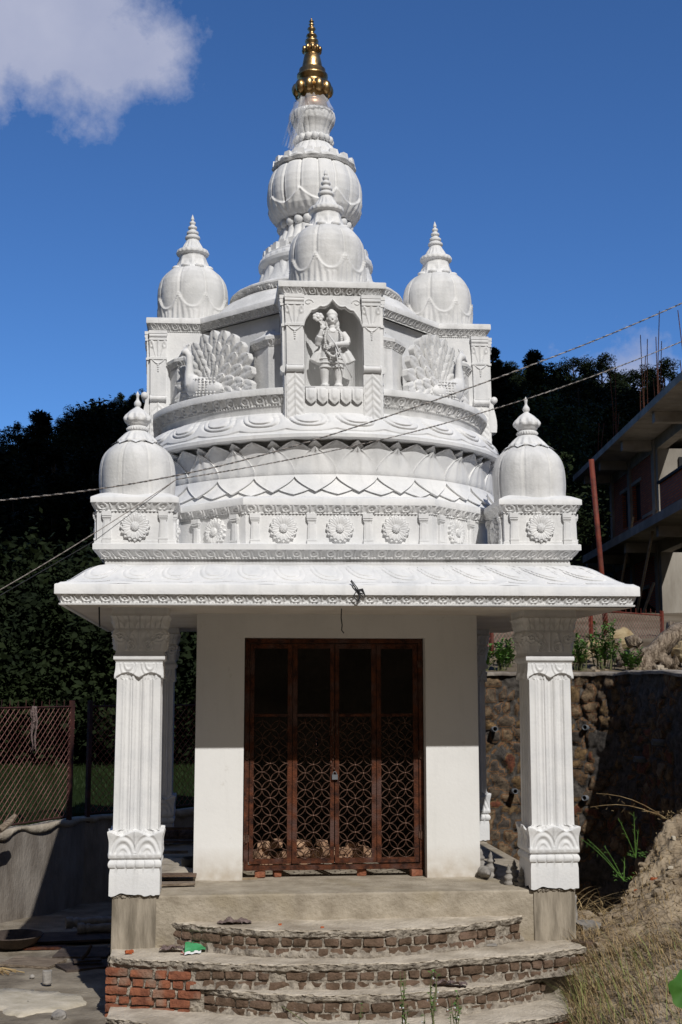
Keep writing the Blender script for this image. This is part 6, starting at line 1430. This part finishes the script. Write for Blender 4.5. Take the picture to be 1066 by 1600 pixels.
# coat skirt panels
for sgn, x0 in ((-1, -.13), (1, .13)):
    mb.tube([(SX+x0*.55, SY+.03, SZ+.47), (SX+x0*1.15, SY+.035, SZ+.38), (SX+x0*1.5, SY+.04, SZ+.29)], [.035, .05, .055], 10)
    mb.tube([(SX+x0*.45, SY+.04, SZ+.45), (SX+x0*.85, SY+.045, SZ+.34), (SX+x0*1.1, SY+.045, SZ+.27)], [.05, .06, .055], 10)
# head
sp((.0, -.005, .745), (.052, .055, .066), 18); sp((0, -.02, .705), (.034, .035, .026)); sp((0, -.060, .738), (.009, .014, .014))
for s_ in (-1, 1): sp((s_*.053, .0, .742), (.010, .016, .020)); sp((s_*.019, -.048, .760), (.013, .010, .006)); sp((s_*.02, -.045, .725), (.012, .012, .012))
sp((0, -.052, .708), (.017, .008, .006)); sp((0, -.05, .699), (.013, .008, .006))
# crown, hair
tb([(0, .01, .775), (0, .01, .80), (0, .01, .835), (0, .01, .86)], [.060, .062, .040, .015], 14); sp((0, .02, .76), (.062, .05, .06)); sp((.05, .03, .70), (.03, .03, .05)); sp((-.05, .03, .70), (.03, .03, .05))
# right arm (left in view): raised, palm forward
tb([(-.105, .015, .595), (-.150, -.01, .52), (-.158, -.03, .455)], [.040, .036, .032]); tb([(-.158, -.03, .455), (-.142, -.07, .53), (-.118, -.095, .60)], [.032, .028, .020])
tb([(-.148, -.05, .50), (-.138, -.075, .54)], .036, 10)
sp((-.112, -.100, .630), (.026, .013, .032)); 
for k, l in enumerate((.040, .046, .044, .036)): tb([(-.132+.013*k, -.100, .652), (-.134+.0145*k, -.102, .652+l*.6), (-.135+.015*k, -.108, .652+l)], [.0075, .007, .0055], 7)
tb([(-.090, -.100, .620), (-.075, -.104, .640), (-.070, -.108, .655)], [.008, .007, .006], 7)
# left arm bent across the belly
tb([(.105, .015, .595), (.148, .0, .53), (.150, -.03, .475)], [.042, .040, .036]); tb([(.150, -.03, .475), (.08, -.085, .455), (.01, -.105, .445)], [.036, .030, .022])
sp((-.012, -.108, .443), (.030, .016, .022))
for k in range(4): tb([(-.028, -.112, .458-.011*k), (-.046, -.118, .452-.011*k), (-.050, -.108, .444-.011*k)], [.0075, .007, .006], 7)
tb([(-.010, -.118, .455), (.002, -.126, .468), (.012, -.124, .474)], [.008, .007, .006], 7)
o = mb.build('body', 'white', stt, smooth=True, up=True); bake_remesh(o, .0055, 1)
mb = MB()   # garland and hem folds
for s_ in (-1, 1):
    for k in range(16):
        t = k/15; sp((s_*(.055+.045*math.sin(t*PI)*.9-.02*t), -.055-.035*math.sin(t*PI), .635-.29*t), (.014, .012, .013), 7)
for k in range(12): t = k/11-.5; sp((t*.14, -.085+.08*t*t, .325+.12*t*t*2-.0), (.014, .012, .013), 7)
for k in range(9): t = k/8-.5; sp((t*.12, -.075+.1*t*t, .585+.25*t*t), (.012, .010, .010), 7)
for s_, xx in ((-1, -.078), (1, .05)):
    for k in range(3): mb.tube([(SX+xx+.060*math.cos(a), SY+.01+.058*math.sin(a), SZ+.225+.045*k) for a in np.linspace(0, 2*PI, 13)], .009, 5)
mb.build('garland', 'white_old', stt, smooth=True, up=True)
mb = MB(); tb([(-.055, -.10, .56), (.02, -.125, .44), (.10, -.115, .27), (.185, -.09, .10)], [.006, .007, .006, .007], 7); tb([(.02, -.11, .42), (.04, -.11, .25), (.05, -.09, .17)], [.006, .006, .005], 6); mb.build('staff', 'white', stt, smooth=True, up=True)
mb = MB()
for k in range(7):
    a = 2*PI*k/7; mb.sphere((SX-.155+.035*math.cos(a), SY-.10, SZ+.735+.028*math.sin(a)), (.028, .016, .024), 8, 6)
mb.sphere((SX-.155, SY-.11, SZ+.735), (.02, .016, .02), 8, 6); mb.tube([(SX-.15, SY-.10, SZ+.70), (SX-.12, SY-.11, SZ+.65)], .006, 6)
mb.build('lotus_flower', 'white', stt, smooth=True, up=True)

# ================================================================== TREES
def crown(seed, R, Hh, n, leaf, kind, base=.25):
    r = np.random.default_rng(seed); 
    nc = 46 if kind == 'broad' else 40
    cs = []
    for k in range(nc):
        if kind == 'pine':
            t = r.random()**.8; z = base+(1-base)*t*.97; rad = R*(1-t)**.7*(.55+.5*r.random())+.15; a = r.random()*2*PI; rr = rad*(.25+.75*r.random())
            cs.append((rr*math.cos(a), rr*math.sin(a), z*Hh, R*.33*(1-.6*t)*(.7+.6*r.random()), .8))
        else:
            a = r.random()*2*PI; ph = math.acos(1-1.75*r.random()); q_ = (.55+.45*r.random()); z = base+(1-base)*(.42+.52*math.cos(ph)*q_)
            rad = R*math.sin(ph)*q_*(.8+.35*r.random()); cs.append((rad*math.cos(a), rad*math.sin(a), z*Hh, R*.30*(.6+.8*r.random()), .75))
    cs = np.array(cs); pick = r.integers(0, nc, n); c = cs[pick]
    d = r.normal(size=(n, 3)); d /= np.linalg.norm(d, axis=1)[:, None]; rad = r.random(n)**.4
    P = c[:, :3]+d*(c[:, 3]*rad)[:, None]*stk([np.ones(n), np.ones(n), c[:, 4]], 1)
    u = r.normal(size=(n, 3)); u[:, 2] *= .5; u /= np.linalg.norm(u, axis=1)[:, None]; v = np.cross(u, d+r.normal(size=(n, 3))*.5); v /= np.linalg.norm(v, axis=1)[:, None]+1e-9
    s = leaf*(.6+.8*r.random(n))[:, None]
    k1 = .5 if kind == 'broad' else .28
    V = stk([P-u*s, P+v*s*k1, P+u*s, P-v*s*k1], 1).reshape(-1, 3); F = np.arange(4*n).reshape(n, 4)
    return V, F, cs
def tree_proto(seed, R, Hh, n, leaf, kind, name, label, cat='tree', base=.25):
    t = thing(name, label, cat); V, F, cs = crown(seed, R, Hh, n, leaf, kind, base)
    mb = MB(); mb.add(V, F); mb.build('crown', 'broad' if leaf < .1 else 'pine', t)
    mb = MB(); mb.tube([(0, 0, -1), (.05, 0, Hh*.3), (-.05, .05, Hh*.65), (0, 0, Hh*.93)], [R*.07, R*.055, R*.035, .02], 8)
    for c in cs[:14]: z0 = max(Hh*.2, c[2]-R*.5); mb.tube([(0, 0, z0), (c[0]*.5, c[1]*.5, (z0+c[2])/2+.1), (c[0], c[1], c[2])], [R*.028, R*.018, .02], 5, cap=False)
    mb.build('trunk', 'bark', t); return t
def fw(px, D):   # ground position seen at bearing px (columns of the photograph) and distance D from the viewpoint
    a = .1004+math.atan((px-533)/1978.3); return -1.3175+D*math.sin(a)/math.cos(a-.1004), -11.894+D*math.cos(a)/math.cos(a-.1004)
protos = [tree_proto(21, 2.6, 9.0, 9000, .12, 'pine', 'pine_tree', 'x', base=.12), tree_proto(22, 2.3, 10.5, 9000, .12, 'pine', 'pine_tree', 'x', base=.22), tree_proto(23, 3.2, 8.0, 12000, .105, 'broad', 'broadleaf_tree', 'x'), tree_proto(24, 2.7, 9.0, 12000, .105, 'broad', 'broadleaf_tree', 'x'), tree_proto(25, 3.0, 8.5, 14000, .085, 'broad', 'broadleaf_tree', 'x', base=.05)]
used = set()
def place_tree(k, x, y, sc, rot, label, grp):
    z = float(H(x, y))-.3
    if k not in used:
        used.add(k); o = protos[k]; o.location = (x, y, z); o.rotation_euler = (0, 0, rot); o.scale = (sc,)*3; o['label'] = label
    else: o = dup(protos[k], (x, y, z), rot, label, sc)
    o['group'] = grp
    return o
# skyline trees one can tell apart, left slope from the left edge up to the turret
sk = [(-25, 168, .62, 0), (22, 165, .66, 3), (52, 160, .5, 0), (95, 158, .7, 3), (118, 160, .85, 2), (158, 156, .6, 1), (186, 155, .75, 3), (208, 158, .6, 1), (232, 155, .7, 2)]
for i, (px, D, sc, k) in enumerate(sk):
    x, y = fw(px, D); names = ['leftmost', 'second', 'third', 'fourth', 'fifth', 'sixth', 'seventh', 'eighth', 'ninth and rightmost']
    place_tree(k, x, y, sc, rnd.random()*6, '%s dark conifer from the left on the left skyline ridge' % names[i] if i else 'dark conifer at the far left edge of the left skyline ridge', 'conifers on the left skyline ridge')
# right side trees
rt = [(776, 60, .88, 1, 1.2, 'tall dark conifer against the sky right behind the right upper turret'), (745, 50, .85, 3, 0, 'bushy dark tree just right of the upper tier of the temple'), (842, 66, .98, 0, 0, 'lone conifer on the skyline above the right turret finial'),
      (792, 44, .72, 4, 0, 'leafy green tree between the temple drum and the right corner turret'), (852, 55, .98, 4, 0, 'large leafy green tree right behind the right corner turret'), (912, 60, .95, 4, 0, 'leafy green tree left of the unfinished building'), (945, 62, .95, 2, 0, 'dark bushy tree behind the edge of the unfinished roof slab'),
      (905, 150, 1.0, 2, 0, 'dark rounded tree on the right skyline left of the rebar'), (950, 148, 1.05, 3, 0, 'dark rounded tree on the right skyline behind the rebar tips'), (1000, 150, 1.05, 2, 0, 'dark tree on the skyline behind the building roof'), (1050, 146, 1.1, 3, 0, 'tree on the skyline at the right edge above the building'), (880, 58, .7, 4, 0, 'low leafy tree behind the roof edge at right'), (820, 34, .6, 2, 0, 'low dark tree behind the right corner turret base'), (925, 56, .6, 4, 0, 'low leafy tree left of the red pole')]
for (px, D, sc, k, _, lb) in rt:
    x, y = fw(px, D); place_tree(k, x, y, sc, rnd.random()*6, lb, 'trees right of the temple')
# nearer dark trees on the left slope (their own trunks seen behind the fence)
nl_ = ['first', 'second', 'third', 'fourth', 'fifth', 'sixth', 'seventh', 'eighth', 'ninth', 'tenth']
for i, (px, D, sc, k) in enumerate(((15, 44, 1.0, 2), (80, 42, .9, 1), (140, 46, 1.0, 3), (285, 40, .95, 2), (215, 45, 1.0, 0), (-40, 50, 1.1, 3), (50, 60, 1.1, 0), (250, 62, 1.2, 1), (330, 45, 1., 0), (170, 68, 1.2, 2))):
    x, y = fw(px, D); place_tree(k, x, y, sc, rnd.random()*6, 'dark tree at the foot of the slope beyond the left fence, %s of its row' % nl_[i], 'near trees at the foot of the wooded slope')
# the wood itself: one mass
tmpl = [crown(31+k, 2.9, 8.5, 1500, .18, 'pine' if k % 2 == 0 else 'broad', .12)[:2] for k in range(4)]
r = np.random.default_rng(9); mb = MB(); cnt = 0
while cnt < 760:
    D = 50+(176-50)*r.random()**.75; px = r.uniform(-220, 1250); x, y = fw(px, D)
    if 9 < x < 30 and y < 50: continue
    if px > 560 and D < 66: continue
    if D < 60 and rnd.random() < .6: continue
    V, F = tmpl[r.integers(0, 4)]; a = r.random()*6.28; c_, s_ = math.cos(a), math.sin(a); sc = r.uniform(.5, .85)
    Vr = V @ np.array([[c_, s_, 0], [-s_, c_, 0], [0, 0, 1]])*sc; mb.add(Vr+np.array((x, y, float(H(x, y))-.5)), F); cnt += 1
tm2 = [crown(51+k, 3.4, 6.0, 6500, .095, 'broad', .0)[:2] for k in range(3)]
for k in range(70):
    px = -260+k*13.5+r.uniform(-8, 8); 
    for D in (37, 46):
        x, y = fw(px, D+r.uniform(-2, 2)); V, F = tm2[r.integers(0, 3)]; a = r.random()*6.28; c_, s_ = math.cos(a), math.sin(a); sc = r.uniform(.7, 1.25)
        if 620 < px: continue
        mb.add(V @ np.array([[c_, s_, 0], [-s_, c_, 0], [0, 0, 1]])*sc+np.array((x, y, float(H(x, y))-.6)), F)
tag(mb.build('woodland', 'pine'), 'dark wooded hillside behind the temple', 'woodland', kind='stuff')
# short grass of the field beyond the fence
mb = MB(); pts_ = []
while len(pts_) < 9000:
    x, y = rnd.uniform(-9, 1), rnd.uniform(4, 26)
    if bool(above_line(np.array(x), np.array(y-.1))): pts_.append((x, y, .02))
blades(mb, pts_, .05, .16, .6, .008, None, 3); tag(mb.build('field_grass', 'fieldgrass'), 'short green grass of the field beyond the left fence', 'grass', kind='stuff')

# ================================================================== ADDED CLOUD, unseen behind the viewer, put in to shade the wooded slope
mb = MB(); cc = Vector((-50, 92, 8))+SDIR*620
for k in range(46):
    a = rnd.uniform(0, 2*PI); q = math.sqrt(rnd.random()); mb.sphere((cc.x+66*q*math.cos(a), cc.y+80*q*math.sin(a), cc.z+rnd.uniform(-6, 14)), (rnd.uniform(14, 26), rnd.uniform(16, 28), rnd.uniform(8, 16)), 18, 12)
jitter(mb, 9, .06); jitter(mb, 3, .25)
struct(mb.build('cloud', 'cloudwhite', smooth=True))
